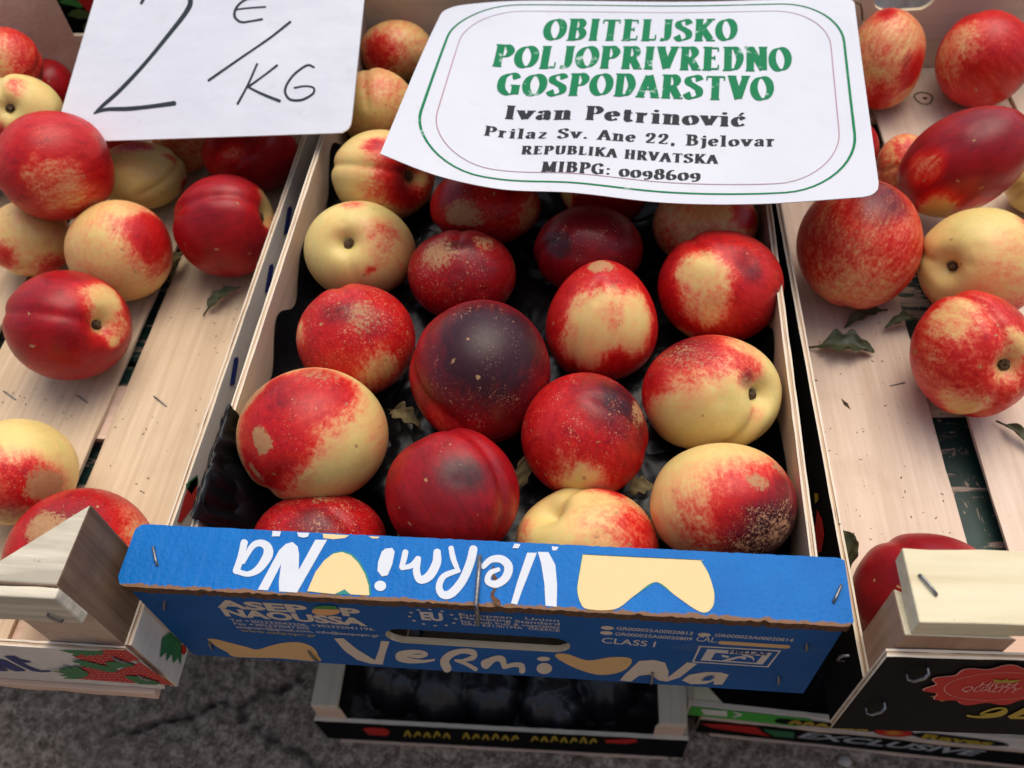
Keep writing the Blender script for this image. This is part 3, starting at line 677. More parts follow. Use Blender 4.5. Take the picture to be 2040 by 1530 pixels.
print_on(F7, [('poly', [(903, 345), (965, 343), (1060, 420), (1180, 492), (1205, 430), (1222, 362), (1278, 365), (1250, 450), (1232, 522), (1150, 516), (1060, 490), (975, 430)]),
              ('rib', [(1400, 462, 14), (1480, 466, 26), (1528, 452, 24), (1490, 436, 22), (1415, 440, 38), (1345, 465, 56), (1400, 492, 40), (1500, 500, 22), (1580, 490, 14)]),
              [('rib', [(1668, 545, 60), (1652, 500, 60), (1690, 455, 46), (1770, 430, 34), (1845, 440, 40), (1845, 472, 36), (1780, 492, 20), (1725, 492, 14)]), ('rib', [(1728, 494, 16), (1800, 518, 24), (1862, 552, 28)])]], 'printed_letter', CREAM_INK, front)
print_on(F8, [[('rib', [(638, 450, 66), (700, 415, 38), (748, 420, 46), (765, 468, 34)]), ('rib', [(765, 470, 28), (830, 455, 30), (880, 462, 38), (885, 495, 42)])], [('blob', 1030, 415, 45, 15), ('blob', 1035, 480, 53, 38)]], 'printed_letter', CREAM_INK, front)
print_on(F5, [('poly', [(775, 966), (800, 935), (880, 860), (960, 855), (1020, 870), (1040, 920), (1035, 950), (1140, 868), (1195, 875), (1100, 950), (1030, 972), (985, 965), (950, 940), (930, 935), (880, 940), (835, 972)]),
              ('poly', [(1110, 965), (1150, 935), (1240, 920), (1320, 922), (1365, 935), (1330, 988), (1282, 988), (1285, 968), (1240, 985), (1160, 986)])], 'printed_letter', CREAM_INK, front)
print_on(lambda X, Y, l: onfront(*c5(X, Y), 60), [('poly', [(1215, 962), (1240, 944), (1272, 936), (1290, 942), (1262, 960)])], 'printed_counter', BLUE_FRONT, front)
def fxz(x, y): p = PY(x, y, FY); return (p[0], p[2])
pan = lambda X, Z, l: (X, FY - .0001 - l * LAY, Z)
def ftext(lines, mat):
    for s, bl, br, h, bold in lines:
        pr = Print(pan); text_on(pr, s, fxz(*bl), fxz(*br), h, bold); pr.build('printed_text', mat, front)
ftext([('ASEP', (433, 1209), (617, 1221), .0080, .045), ('P', (683, 1225.5), (722, 1228), .0080, .045), ('NAOUSSA', (449, 1226), (732, 1246.5), .0080, .045)], CREAM_INK)
ftext([('Tel +302332043206, +302332041196.', (460, 1237), (748, 1256), .0029, .008), ('Fax +302332041205', (468, 1244), (617, 1253.5), .0029, .008), ('asepopn@gmail.com, info@asepopn.gr', (472, 1250.5), (757, 1268.5), .0029, .008),
       ('European   Union', (915, 1226), (1114, 1238.5), .0028, .008), ('Marketing Standard', (917, 1232.5), (1115, 1245.5), .0028, .01), ('for fresh fruit & vegetables', (918, 1239), (1115, 1251.5), .0026, .008), ('GRC 631/II/1MA  GREECE', (920, 1244.5), (1115, 1258), .0026, .008),
       ('GR000025A00020813', (1228, 1254), (1379, 1264.5), .0033, .012), ('GR000025A00020809', (1225, 1265), (1378, 1275.7), .0033, .012), ('GR000025A00020814', (1423, 1267.6), (1579, 1278), .0033, .012),
       ('CLASS I', (1198, 1280), (1304, 1288.5), .0062, .008), ('CAL.', (1386, 1276.5), (1428, 1279.6), .0055, .006)], FINE_INK)
ftext([('www.asepopn.gr', (480, 1257.5), (632, 1268), .0029, .014)], YELLOW_INK)
ftext([('EU', (840, 1233.5), (884, 1236.5), .0080, .05)], FINE_INK)
pr = Print(pan); cx, cz = fxz(862, 1230)
for k in range(12):
    a = math.pi * 2 * k / 12; sx, sz = cx + .0100 * math.cos(a), cz + .0088 * math.sin(a)
    pr.poly([(sx + (.0012 if i % 2 == 0 else .0005) * math.sin(i * math.pi / 5), sz + (.0012 if i % 2 == 0 else .0005) * math.cos(i * math.pi / 5)) for i in range(10)])
pr.build('printed_stars', FINE_INK, front)
pr = Print(pan)
for q in ((1210, 1250.5), (1208, 1260.7), (1403, 1264.2)): pr = Print(pan); pr.blob(*fxz(*q), .0027, .0021); pr.build('printed_dot', CREAM_INK, front)
pr = Print(pan); a, b = np.array(fxz(1440, 1280)), np.array(fxz(1565, 1288)); pr.rib([(*a, .0040), (*((a + b) / 2), .0040), (*b, .0040)]); pr.build('printed_bar', PEACH_DARK, front)
print_on(F7, [('blob', 848, 162, 96, 28)], 'printed_fruit', ORANGE_INK, front)
print_on(lambda X, Y, l: onfront(*c7(X, Y), 30), [('poly', [(752, 140), (790, 122), (850, 117), (915, 122), (930, 145), (850, 143)])], 'printed_leaf', LEAF_INK, front)
# square stamp with a border and a tree motif
pr = Print(F5); pr.poly([(1205, 778), (1650, 803), (1580, 895), (1165, 868)]); pr.build('printed_stamp', FINE_INK, front)
pr = Print(lambda X, Y, l: onfront(*c5(X, Y), 4 + l)); pr.poly([(1214, 785), (1636, 809), (1572, 889), (1177, 863)]); pr.build('printed_stamp_field', BLUE_FRONT, front)
pr = Print(lambda X, Y, l: onfront(*c5(X, Y), 8 + l))
pr.poly([(1250, 795), (1600, 816), (1548, 878), (1212, 856)]); pr.build('printed_stamp_panel', FINE_INK, front)
pr = Print(lambda X, Y, l: onfront(*c5(X, Y), 12 + l)); pr.poly([(1292, 815), (1545, 831), (1512, 869), (1268, 853)]); pr.build('printed_stamp_core', BLUE_FRONT, front)
pr = Print(lambda X, Y, l: onfront(*c5(X, Y), 16 + l))
pr.rib([(1330, 858, 8), (1380, 848, 12), (1420, 838, 10), (1450, 842, 16)]); pr.rib([(1330, 830, 10), (1360, 836, 12)]); pr.rib([(1440, 825, 8), (1490, 838, 12), (1500, 855, 6)]); pr.build('printed_stamp_tree', FINE_INK, front)
pr = Print(lambda X, Z, l: (X, FY - .0001 - (24 + l) * LAY, Z)); text_on(pr, 'HELLAS', fxz(1450, 1299.6), fxz(1528, 1304.2), .0034, .03); pr.build('printed_text', NAVY, front)
for p, q in (((329, 1196), (328, 1212)), ((417, 1276), (424, 1290)), ((615, 1295), (633, 1315)), ((1300, 1338), (1297, 1360)), ((1607, 1280), (1606, 1293)), ((1551, 1347), (1550, 1360))):
    a, b = PY(*p, FY), PY(*q, FY); staple(bc, a, b, (0, -1, 0))

# ---- crumpled black liner inside the blue crate
FR = {"C1":[0.0486,0.4174,-0.0215,0.0245],"C2":[0.0471,0.35,-0.0194,0.0266],"C3":[0.0637,0.2786,-0.0162,0.0298],"C4":[0.129,0.255,-0.0182,0.0278],"C4b":[0.1987,0.2754,-0.0198,0.0262],"C5":[0.0613,0.2148,-0.0161,0.0299],"C6":[0.1216,0.1982,-0.0184,0.0277],"C7":[0.1907,0.2198,-0.0182,0.0278],"C8":[0.2561,0.2429,-0.0186,0.0274],"C9":[0.2613,0.1891,-0.0134,0.0317],"C10":[0.1995,0.1653,-0.0155,0.0305],"C11":[0.0719,0.1483,-0.0156,0.0304],"C12":[0.1401,0.1257,-0.0105,0.0356],"C13":[0.2534,0.1197,-0.0147,0.0313],"C14":[0.0632,0.0858,-0.0119,0.0346],"C15":[0.1931,0.0941,-0.0159,0.0301],"C16":[0.1338,0.0596,-0.0163,0.0306],"C17":[0.0765,0.0480,-0.0330,0.0285],"C18":[0.1965,0.0510,-0.0300,0.0300],"C19":[0.256,0.0604,-0.0166,0.0302],
"L1":[-0.2223,0.3838,-0.0065,0.0254],"L2":[-0.2262,0.4169,-0.0502,0.0211],"L3":[-0.1909,0.3333,-0.01,0.0268],"L4":[-0.2238,0.3387,-0.0426,0.0239],"L5":[-0.1453,0.2773,-0.009,0.0364],"L6":[-0.1213,0.3202,-0.0531,0.0275],"L7":[-0.1061,0.3628,-0.0589,0.0222],"L8":[-0.0471,0.341,-0.0513,0.0298],"L9":[-0.0434,0.266,-0.0476,0.0334],"L10":[-0.1068,0.2424,-0.0476,0.0334],"L11":[-0.1772,0.2584,-0.054,0.027],"L12":[-0.1144,0.1782,-0.0456,0.0354],"L13":[-0.1067,0.0807,-0.0501,0.0309],"L14":[-0.0501,0.0330,-0.0467,0.0343],"L15":[-0.1741,0.3847,-0.0559,0.0252],
"R1":[0.3956,0.4468,-0.0486,0.0324],"R2":[0.4613,0.4424,-0.0461,0.0349],"R3":[0.4154,0.3101,-0.0286,0.0377],"R4":[0.3941,0.3457,-0.0613,0.0198],"R4b":[0.3604,0.3495,-0.0522,0.0184],"R5":[0.3486,0.2534,-0.0432,0.0378],"R6":[0.4153,0.2421,-0.0462,0.0348],"R7":[0.3976,0.1754,-0.0467,0.0344],"R8":[0.3497,0.0390,-0.0512,0.0298],"R6b":[0.4780,0.3250,-0.0560,0.0250]}
def crumple(X, Y, amp, seed, k0=60):
    r = np.random.default_rng(seed); Z = np.zeros_like(X)
    for i in range(14):
        a = r.uniform(0, math.pi); k = k0 * r.uniform(.6, 4.5); ph = r.uniform(0, 6.28)
        w = r.uniform(0, 6.28); u = np.cos(a) * X + np.sin(a) * Y; v = -np.sin(a) * X + np.cos(a) * Y
        Z += (np.abs(np.sin(k * u * .5 + ph + .8 * np.sin(v * k * .35 + w))) - .6) * (k0 / k)
    return Z * amp
def build_liner():
    nx, ny = 190, 270
    xs = np.linspace(.0262, .2868, nx); ys = np.linspace(.0075, .4375, ny); X, Y = np.meshgrid(xs, ys)
    Z = -.043 + crumple(X, Y, .0050, 3, 34)
    edge = np.minimum(X - .026, .287 - X); Z += .018 * np.exp(-edge / .006) * (1 + .5 * np.sin(Y * 90 + np.sin(Y * 37)))
    # loose corner of the bag pulled up at the near left
    g = np.exp(-((Y - .060) / .026) ** 4)
    lift = g * np.clip(1 - (X - .0262) / .020, 0, 1) ** .7
    Z = Z * (1 - lift) + lift * (-.010 + .006 * np.sin(Y * 210 + 1) + crumple(X, Y, .003, 8, 50))
    Z = np.where((X < .034), np.minimum(Z, .000), Z)
    for n, (cx, cy, cz, r) in FR.items():
        if n[0] != 'C': continue
        rho2 = (X - cx) ** 2 + (Y - cy) ** 2; R2 = (r * 1.03) ** 2
        inside = rho2 < R2; bot = cz - np.sqrt(np.clip(R2 - rho2, 0, None)) - .0005
        Z = np.where(inside, np.minimum(Z, bot), Z)
    Z = np.maximum(Z, -.0855)
    Z = np.where((Y < .033) & (Z > -.0085), -.0085, Z)
    V = np.stack([X, Y, Z], -1).reshape(-1, 3)
    Fc = [(j * nx + i, j * nx + i + 1, (j + 1) * nx + i + 1, (j + 1) * nx + i) for j in range(ny - 1) for i in range(nx - 1)]
    o = put('plastic_liner', mesh('plastic_liner', V, Fc, [FILM], smooth=True)); tag(o, 'crumpled black plastic film lining the blue crate beneath the nectarines', 'plastic film')
    # flap of the same bag hanging over the left wall
    nu, nv = 60, 26; V = []
    for i in range(nu):
        y = .0335 + .058 * i / (nu - 1)
        for j in range(nv):
            t = j / (nv - 1); top = -.0022 + .0012 * math.sin(y * 400)
            wob = .0010 * math.sin(y * 320 + t * 5) + .0007 * math.sin(y * 700 + t * 11)
            if t < .55: s = t / .55; x, z = .040 - .0135 * s ** .8 + wob, -.034 + (.0335) * s ** 1.2
            else:
                s = (t - .55) / .45; x = .0265 - .0052 * s; z = -.0005 + .0022 * math.sin(math.pi * min(1, s * 1.2)) - .003 * max(0, s - .6)
            z = max(z, -.0030) if .0222 < x < .0258 else z
            V.append((x, y + .0016 * math.sin(t * 9 + y * 150), z + wob * .5))
    Fc = [(i * nv + j, i * nv + j + 1, (i + 1) * nv + j + 1, (i + 1) * nv + j) for i in range(nu - 1) for j in range(nv - 1)]
    f = put('loose_flap', mesh('loose_flap', V, Fc, [FILM], smooth=True), o)
build_liner()

# ---- left crate (strawberry print)
lc = empty('fruit_crate', (-.12, .2, TZ), 'slatted wooden crate at left with strawberry printed front', 'crate')
ply(lc, 'side_wall', 'y', -.0130, .450, -.0052, -.0020, -.0895, -.0335, GREYWALL, GREYWALL, PALE, CORE)
ply(lc, 'side_wall', 'y', -.0130, .450, -.2480, -.2448, -.0895, -.0335, GREYWALL, GREYWALL, PALE, CORE)
lfront = ply(lc, 'front_panel', 'x', -.2480, -.0050, -.0165, -.0133, -.0830, -.0345, GREYWALL, GREYWALL, PALE_X, CORE_X)
ply(lc, 'back_panel', 'x', -.2480, -.0020, .4505, .4537, -.0830, -.0275, PALE_X, INNER, PALE_X, CORE_X)
PZT = .030
tri_post(lc, -.0054, -.0131, -1, 1, .036, -.0805, PZT, [INNER, DIRTYPOST, BROWNPOST, PINE_OLD])
tri_post(lc, -.2446, -.0131, 1, 1, .036, -.0805, PZT, [INNER, BROWNPOST, BROWNPOST, PINE_OLD])
tri_post(lc, -.2446, .4503, 1, -1, .036, -.0805, PZT + .03, [VEN_X, VEN_X, VEN_X, PINE])
tri_post(lc, -.0054, .4503, -1, -1, .036, -.0805, PZT, [BROWNPOST, BROWNPOST, BROWNPOST, PINE])
m = MB(); m.box(-.236, -.0045, -.0185, -.0135, .0035, .0285, seg=24, jit=.0004); m.build('batten', [PINE_OLD], lc, bevel=.0008)
for (x0, x1) in ((-.2440, -.1885), (-.1800, -.0935), (-.0865, -.0056)):
    m = MB(); m.box(x0, x1, -.0128, .449, -.0840, -.0812, seg=30, jit=.0003, warp=.0004); m.build('floor_slat', [VEN_Y], lc, bevel=.0004)
for y0, y1 in ((-.0190, .030), (.125, .163), (.39, .43)):
    m = MB(); m.box(-.2430, -.0100 if y0 < 0 else -.0056, y0, y1, -.0900, -.0846, seg=14, jit=.0005); m.build('cross_board', [VEN_X], lc, bevel=.0004)
lcp = crop(0, 1200, 5.1); LF = -.0165
def onleft(X, Y, l): p = PY(*lcp(X, Y), LF); return (p[0], LF - .00045 - l * LAY, p[2])
berries = [[(745, 545), (900, 500), (1060, 470), (1290, 478), (1420, 570), (1300, 600), (1190, 660), (1090, 640), (900, 590)],
           [(820, 645), (1000, 660), (1200, 690), (1300, 640), (1430, 600), (1560, 690), (1770, 828), (1300, 808), (750, 765), (900, 720)]]
print_on(onleft, [('poly', berries[0]), ('poly', berries[1])], 'printed_strawberries', STRAW_RED, lfront)
pr = Print(lambda X, Y, l: onleft(X, Y, 20))
def inside(p, poly):
    c = False
    for (x1, y1), (x2, y2) in zip(poly, poly[1:] + poly[:1]):
        if (y1 > p[1]) != (y2 > p[1]) and p[0] < (x2 - x1) * (p[1] - y1) / (y2 - y1) + x1: c = not c
    return c
for bpoly in berries:
    for gy in range(470, 830, 26):
        for gx in range(740, 1780, 44):
            q = (gx + random.uniform(-9, 9) + (gy // 26 % 2) * 22, gy + random.uniform(-5, 5))
            if inside(q, bpoly) and inside((q[0] + 18, q[1] + 4), bpoly): pr.poly([(q[0], q[1]), (q[0] + 17, q[1] + 3), (q[0] + 17, q[1] + 7), (q[0], q[1] + 4)])
pr.build('printed_seeds', SEED, lfront)
print_on(lambda X, Y, l: onleft(X, Y, 40 + l), [('poly', [(600, 466), (720, 464), (1060, 475), (1040, 520), (990, 508), (960, 530), (920, 515), (880, 535), (850, 508), (790, 525), (730, 525), (760, 505), (690, 490)]),
    ('poly', [(730, 575), (860, 575), (1200, 655), (1170, 695), (1080, 685), (850, 630), (800, 620), (820, 605), (760, 595)]), ('poly', [(1080, 590), (1200, 580), (1300, 590), (1380, 630), (1250, 640), (1160, 655), (1090, 620)]),
    ('poly', [(480, 672), (620, 680), (590, 655), (670, 668), (640, 625), (720, 650), (780, 628), (830, 660), (910, 700), (880, 740), (780, 760), (640, 755), (700, 735), (600, 725), (690, 705), (590, 690)]),
    ('poly', [(1270, 735), (1330, 725), (1480, 745), (1640, 800), (1600, 818), (1420, 812), (1330, 770)])], 'printed_leaves', STRAW_GREEN, lfront)
print_on(onleft, [('poly', [(45, 540), (150, 540), (210, 575), (320, 595), (310, 605), (220, 605), (330, 660), (420, 690), (500, 685), (525, 697), (440, 703), (330, 690), (200, 630), (110, 580)]), ('poly', [(-60, 560), (60, 585), (270, 690), (160, 693), (-60, 610)]), ('poly', [(-90, 600), (0, 640), (95, 688), (-40, 690)])], 'printed_lettering', NAVY, lfront)
lwall = [o for o in lc.children if o.name.startswith('side_wall')][0]
LWX = -.0020
def onlw(X, Y, l): p = PX(*lcp(X, Y), LWX); return (LWX + .00045 + l * LAY, p[1], p[2])
print_on(onlw, [('poly', [(1640, 360), (1720, 300), (1830, 400), (1840, 470), (1830, 640), (1800, 560), (1755, 620), (1740, 520), (1680, 600), (1690, 500), (1618, 560)])], 'printed_leaves', STRAW_GREEN, lwall)
print_on(onlw, [('poly', [(1835, 430), (1875, 440), (1888, 500), (1860, 535), (1830, 510)])], 'printed_strawberries', STRAW_RED, lwall)
def lwpx(x, y, l): p = PX(x, y, LWX); return (LWX + .00045 + l * LAY, p[1], p[2])
pr = Print(lwpx)
for (x, y, w) in ((462, 740, 0), (532, 555, 0), (569, 440, 0)):
    pr = Print(lwpx); pr.poly([(x - 6, y + 28), (x + 4, y + 26), (x + 12, y - 22), (x + 10, y - 30), (x + 3, y - 26)]); pr.build('printed_letter', NAVY, lwall)

pr = Print(lwpx); pr.poly([(378, 960), (392, 950), (390, 1000), (360, 1040), (352, 1040), (366, 990)]); pr.build('printed_strawberries', STRAW_RED, lwall)
pr = Print(lwpx); pr.poly([(368, 965), (392, 945), (394, 962), (380, 985), (372, 975)]); pr.build('printed_leaves', STRAW_GREEN, lwall)
for p, q in (((8, 780), (32, 797)), ((152, 788), (175, 803)), ((307, 790), (332, 810))): staple(lc, PZ(*p, -.0812), PZ(*q, -.0812), (0, 0, 1), ST_S)
staple(lc, PY(95, 1222, -.0185), PY(126, 1236, -.0185), (0, -1, 0))
for p, q in (((225, 1306), (255, 1317)), ((275, 1342), (303, 1353))): staple(lc, PY(*p, LF), PY(*q, LF), (0, -1, 0))

# ---- right crate (black printed front), turned a little
A = math.radians(1.85); RO = np.array([.3092, -.0122, 0.])
RW = Matrix.Translation(RO) @ Matrix.Rotation(A, 4, 'Z')
rx_, ry_ = np.array([math.cos(A), math.sin(A), 0]), np.array([-math.sin(A), math.cos(A), 0])
rc = empty('fruit_crate', (.45, .2, TZ), 'slatted wooden crate at right with black printed front and pale batten', 'crate')
rwall = ply(rc, 'side_wall', 'y', .0035, .492, 0, .0032, -.0895, -.0300, INNER, BLACKP, PALE, CORE, outpos=False, world=RW)
ply(rc, 'side_wall', 'y', .0035, .492, .2968, .30, -.0895, -.0300, INNER, BLACKP, PALE, CORE, world=RW)
rfront = ply(rc, 'front_panel', 'x', .0, .30, 0, .0032, -.0890, .0035, BLACKP, INNER, PALE_X, CORE_X, world=RW)
slot_panel('back_panel', rc, 0, .30, .4925, .4957, -.0890, .022, .115, -.0220, .022, .0120, [PALE_X, INNER, PALE_X, CUTWOOD], world=RW)
PT = .0150
tri_post(rc, .0035, .0036, 1, 1, .040, -.0805, PT, [BROWNPOST, BROWNPOST, BROWNPOST, PINE], RW, legy=.019)
tri_post(rc, .2965, .0036, -1, 1, .040, -.0805, PT, [INNER, BROWNPOST, BROWNPOST, PINE], RW)
tri_post(rc, .0035, .4921, 1, -1, .040, -.0805, PT, [BROWNPOST, BROWNPOST, BROWNPOST, PINE], RW)
tri_post(rc, .2965, .4921, -1, -1, .040, -.0805, PT, [BROWNPOST, BROWNPOST, BROWNPOST, PINE], RW)
m = MB(); m.box(.0060, .292, .0045, .0335, PT + .0003, PT + .0110, seg=30, jit=.00035); m.build('batten', [PINE], rc, bevel=.0006, world=RW)
for (x0, x1) in ((.0040, .0790), (.0985, .1800), (.1990, .2960)):
    m = MB(); m.box(x0, x1, .0040, .4918, -.0840, -.0812, seg=30, jit=.0003, warp=.0004); m.build('floor_slat', [VEN_R], rc, bevel=.0004, world=RW)
for y0, y1 in ((.004, .045), (.173, .212), (.435, .475)):
    m = MB(); m.box(.004, .296, y0, y1, -.0900, -.0846, seg=14, jit=.0005); m.build('cross_board', [VEN_X], rc, bevel=.0004, world=RW)
RP0 = RO - ry_ * .00045
def rfr(x, y): p = PP(x, y, RP0, ry_); d = p - RO; return (d @ rx_, p[2])
rpan = lambda X, Z, l: tuple(RO + rx_ * X - ry_ * (.00045 + l * LAY) + np.array([0, 0, Z]))
ccr = crop(1690, 1290, 5.83); RC = lambda off: (lambda X, Y, l: rpan(*rfr(*ccr(X, Y)), l + off))
print_on(RC(0), [('poly', [(945, 570), (1080, 545), (1200, 515), (1340, 570), (1070, 630), (1090, 590)]), ('poly', [(1640, 570), (1950, 545), (2010, 608), (1830, 610), (1720, 650)])], 'printed_ribbon', GOLD, rfront)
rcx, rcz = rfr(1985, 1366)
pr = Print(lambda X, Z, l: rpan(X, Z, 20 + l)); pr.poly([(rcx + (.0252 + .0020 * math.cos(11 * a)) * math.cos(a), rcz + (.0225 + .0020 * math.cos(11 * a)) * math.sin(a)) for a in [2 * math.pi * i / 132 for i in range(132)]]); pr.build('printed_rosette_rim', ROSE_LINE, rfront)
pr = Print(lambda X, Z, l: rpan(X, Z, 30 + l)); pr.poly([(rcx + .0002 + (.0247 + .0020 * math.cos(11 * a)) * math.cos(a), rcz - .0003 + (.0222 + .0020 * math.cos(11 * a)) * math.sin(a)) for a in [2 * math.pi * i / 132 for i in range(132)]]); pr.build('printed_rosette', ROSE, rfront)
pr = Print(lambda X, Z, l: rpan(X, Z, 50 + l)); pr.rib([(rcx + .0192 * math.cos(a), rcz + .0165 * math.sin(a), .00035) for a in [2 * math.pi * i / 60 for i in range(60)]], curve=False, closed=True); pr.build('printed_ring', ROSE_LINE, rfront)
for s, bl, br, h in (('HIGH', (1948, 1366), (2018, 1367), .0062), ('QUALITY', (1912, 1374), (2024, 1377), .0062)):
    pr = Print(lambda X, Z, l: rpan(X, Z, 60 + l)); text_on(pr, s, rfr(*bl), rfr(*br), h, 0.0); pr.build('printed_text', ROSE_LINE, rfront)
print_on(RC(60), [('poly', [(1680, 345), (1740, 362), (1790, 365), (1850, 340), (1850, 365), (2010, 355), (1890, 400), (1690, 392)])], 'printed_crown', GOLD, rfront)
print_on(RC(0), [('rib', [(1385, 792, 26), (1480, 806, 24), (1620, 800, 40), (1760, 770, 62), (1830, 735, 46), (1790, 706, 22), (1700, 712, 22), (1600, 742, 22), (1540, 775, 18), (1700, 768, 14)]), ('poly', [(1850, 800), (2040, 700), (2080, 720), (2080, 760), (1960, 800), (2080, 800), (2080, 832), (1880, 828)])], 'printed_lettering', GOLD, rfront)
# red chilli and leaf print on the black outer side of that crate
RWX0 = RO - rx_ * .00045
def onrw(x, y, l): return tuple(PP(x, y, RWX0, rx_) - rx_ * l * LAY)
pr = Print(onrw); pr.poly([(1628, 1015), (1638, 1035), (1642, 1065), (1636, 1100), (1626, 1100), (1624, 1050)]); pr.build('printed_fruit', ROSE, rwall)
pr = Print(onrw); pr.poly([(1622, 982), (1630, 984), (1630, 996), (1624, 1004)]); pr.build('printed_stalk', GOLD, rwall)
# knot in the first slat of the right crate
slat0 = [o for o in rc.children if o.name.startswith('floor_slat')][0]
kx, ky = PZ(1840, 196, -.081)[:2]
kn = Print(lambda X, Y, l: (X, Y, -.0808 + l * 1e-5)); kn.rib([(kx + .0062 * math.cos(a) * (1 + .1 * math.sin(3 * a)), ky + .0072 * math.sin(a), .0011) for a in [2 * math.pi * i / 24 for i in range(24)]], curve=False, closed=True); kn.build('knot_ring', BITS, slat0)
kn = Print(lambda X, Y, l: (X, Y, -.0808 + l * 1e-5)); kn.blob(kx + .001, ky, .0018, .0014, 9); kn.build('knot_heart', BITS, slat0)
nz = (0, 0, 1)
for p, q in (((1772, 770), (1803, 763)), ((1610, 757), (1628, 759))): staple(rc, PZ(*p, -.0812), PZ(*q, -.0812), nz, ST_S)
zb = PT + .0110
staple(rc, PZ(1830, 1145, zb), PZ(1866, 1187, zb), nz)
for p, q in (((1806, 1346), (1850, 1333)), ((1725, 1413), (1763, 1402))): staple(rc, PP(*p, RP0, ry_), PP(*q, RP0, ry_), -Vector(ry_), ST_P)
staple(rc, PP(1680, 1318, RWX0, rx_), PP(1690, 1306, RWX0, rx_), -Vector(rx_), ST_P)

# ---- crate behind the left crate: black with printed strawberry leaves
kb = empty('fruit_crate', (-.12, .6, TZ), 'black crate with printed strawberry leaves behind the left crate', 'crate')
KY = .474
kf = ply(kb, 'front_panel', 'x', -.30, .0, KY, KY + .0032, -.0895, .030, BLACKP, INNER, PALE_X, CORE_X)
for x in (-.30, -.0035): ply(kb, 'side_wall', 'y', KY + .0035, KY + .38, x, x + .0032, -.0895, -.02, INNER, INNER, PALE, CORE)
ply(kb, 'back_panel', 'x', -.30, .0, KY + .3805, KY + .3837, -.0895, .030, INNER, INNER, PALE_X, CORE_X)
m = MB(); m.box(-.296, -.004, KY + .004, KY + .38, -.0895, -.0865); m.build('floor_board', [VEN_X], kb)
ck = crop(0, 0, 5.1)
def onkb(off): 
    return lambda X, Y, l: (lambda p: (p[0], KY - .0005 - (l + off) * LAY, p[2]))(PY(*ck(X, Y), KY))
print_on(onkb(0), [('poly', [(600, 10), (690, -30), (800, 10), (850, 60), (820, 80), (720, 50), (640, 35)])], 'printed_leaf', LEAF_INK, kf)
print_on(onkb(0), [('poly', [(690, 150), (730, 105), (800, 85), (880, 110), (940, 160), (900, 185), (800, 190)]), ('poly', [(850, 250), (960, 180), (960, 300), (840, 300)])], 'printed_leaf', ink('olive_leaf_print', (.09, .15, .045), .5), kf)
print_on(onkb(20), [('poly', [(770, -30), (1100, -60), (1100, 140), (950, 150), (880, 100), (830, 40)])], 'printed_strawberry', STRAW_RED, kf)
# pale blue carrier bag seen through the hand-hold of the right crate
def lumpy_bag():
    nu, nv = 40, 24; V = []
    c = RO + rx_ * .128 + ry_ * .530 + np.array([0, 0, -.035])
    for i in range(nu):
        for j in range(nv):
            u = 2 * math.pi * i / nu; v = math.pi * (j + .5) / nv
            r = 1 + .10 * math.sin(5 * u + 3 * v) + .07 * math.sin(9 * u - 5 * v) + .05 * math.sin(13 * v + 2 * u)
            V.append(c + r * np.array([.028 * math.sin(v) * math.cos(u), .022 * math.sin(v) * math.sin(u), .055 * math.cos(v)]))
    Fc = [(i * nv + j, i * nv + j + 1, ((i + 1) % nu) * nv + j + 1, ((i + 1) % nu) * nv + j) for i in range(nu) for j in range(nv - 1)]
    tag(put('plastic_bag', mesh('plastic_bag', V, Fc, [BAGBLUE], smooth=True)), 'pale blue plastic bag seen through the hand hole at top right', 'plastic bag')
lumpy_bag()

# ---- crates on the ground below
def low_crate(name_label, x0, x1, y0, y1, ztop, h, world, face, battens, inner=PALE_X):
    r = empty('fruit_crate', world.translation + Vector(((x0 + x1) / 2, (y0 + y1) / 2, ztop - h)), name_label, 'crate')
    f = ply(r, 'front_panel', 'x', x0, x1, y0, y0 + .0035, ztop - h + .004, ztop, face, VEN_X, PALE_X, PALE_X, world=world)
    ply(r, 'back_panel', 'x', x0, x1, y1 - .0035, y1, ztop - h + .004, ztop, face, VEN_X, PALE_X, PALE_X, world=world)
    for x in (x0, x1 - .0035): ply(r, 'side_wall', 'y', y0 + .0038, y1 - .0038, x, x + .0035, ztop - h + .004, ztop - .002, face, VEN_Y, PALE, PALE, world=world)
    for sx, x in ((1, x0 + .0036), (-1, x1 - .0036)):
        for sy, y in ((1, y0 + .0037), (-1, y1 - .0037)):
            tri_post(r, x, y, sx, sy, .024, ztop - h + .0065, ztop + (.022 if battens else -.001), [VEN_X, VEN_Y, VEN_Y, PINE], world)
        if battens:
            m = MB(); xa = x if sx > 0 else x - .021; m.box(xa, xa + .021, y0 + .004, y1 - .004, ztop + .0223, ztop + .029, seg=10, jit=.0003); m.build('batten', [PALE], r, bevel=.0006, world=world)
    for i in range(3):
        w = (x1 - x0 - .010) / 3; m = MB(); m.box(x0 + .004 + i * w, x0 + .004 + i * w + w - .006, y0 + .004, y1 - .004, ztop - h + .003, ztop - h + .006); m.build('floor_slat', [VEN_Y], r, world=world)
    m = MB(); m.box(x0 + .012, x1 - .012, y0 - .001, y0 + .03, ztop - h, ztop - h + .0028, seg=10, jit=.0006); m.build('cross_board', [VEN_X], r, world=world)
    return r, f
W1 = Matrix.Identity(4)
b1y = PZ(1000, 1461, -.405)[1]; W1 = Matrix.Translation((0, b1y, 0)) @ Matrix.Rotation(math.radians(.9), 4, 'Z')
r1, f1 = low_crate('pale crate of black wrapped fruit on the ground below the blue crate', -.027, .278, 0, .38, -.405, .056, W1, BLACKP, True)
M1 = np.array(W1); n1 = M1[:3, 1]; p1 = M1[:3, 3]
def on1(x, y, l, off=.0007): return tuple(PP(x, y, p1 - n1 * (off + l * LAY), n1))
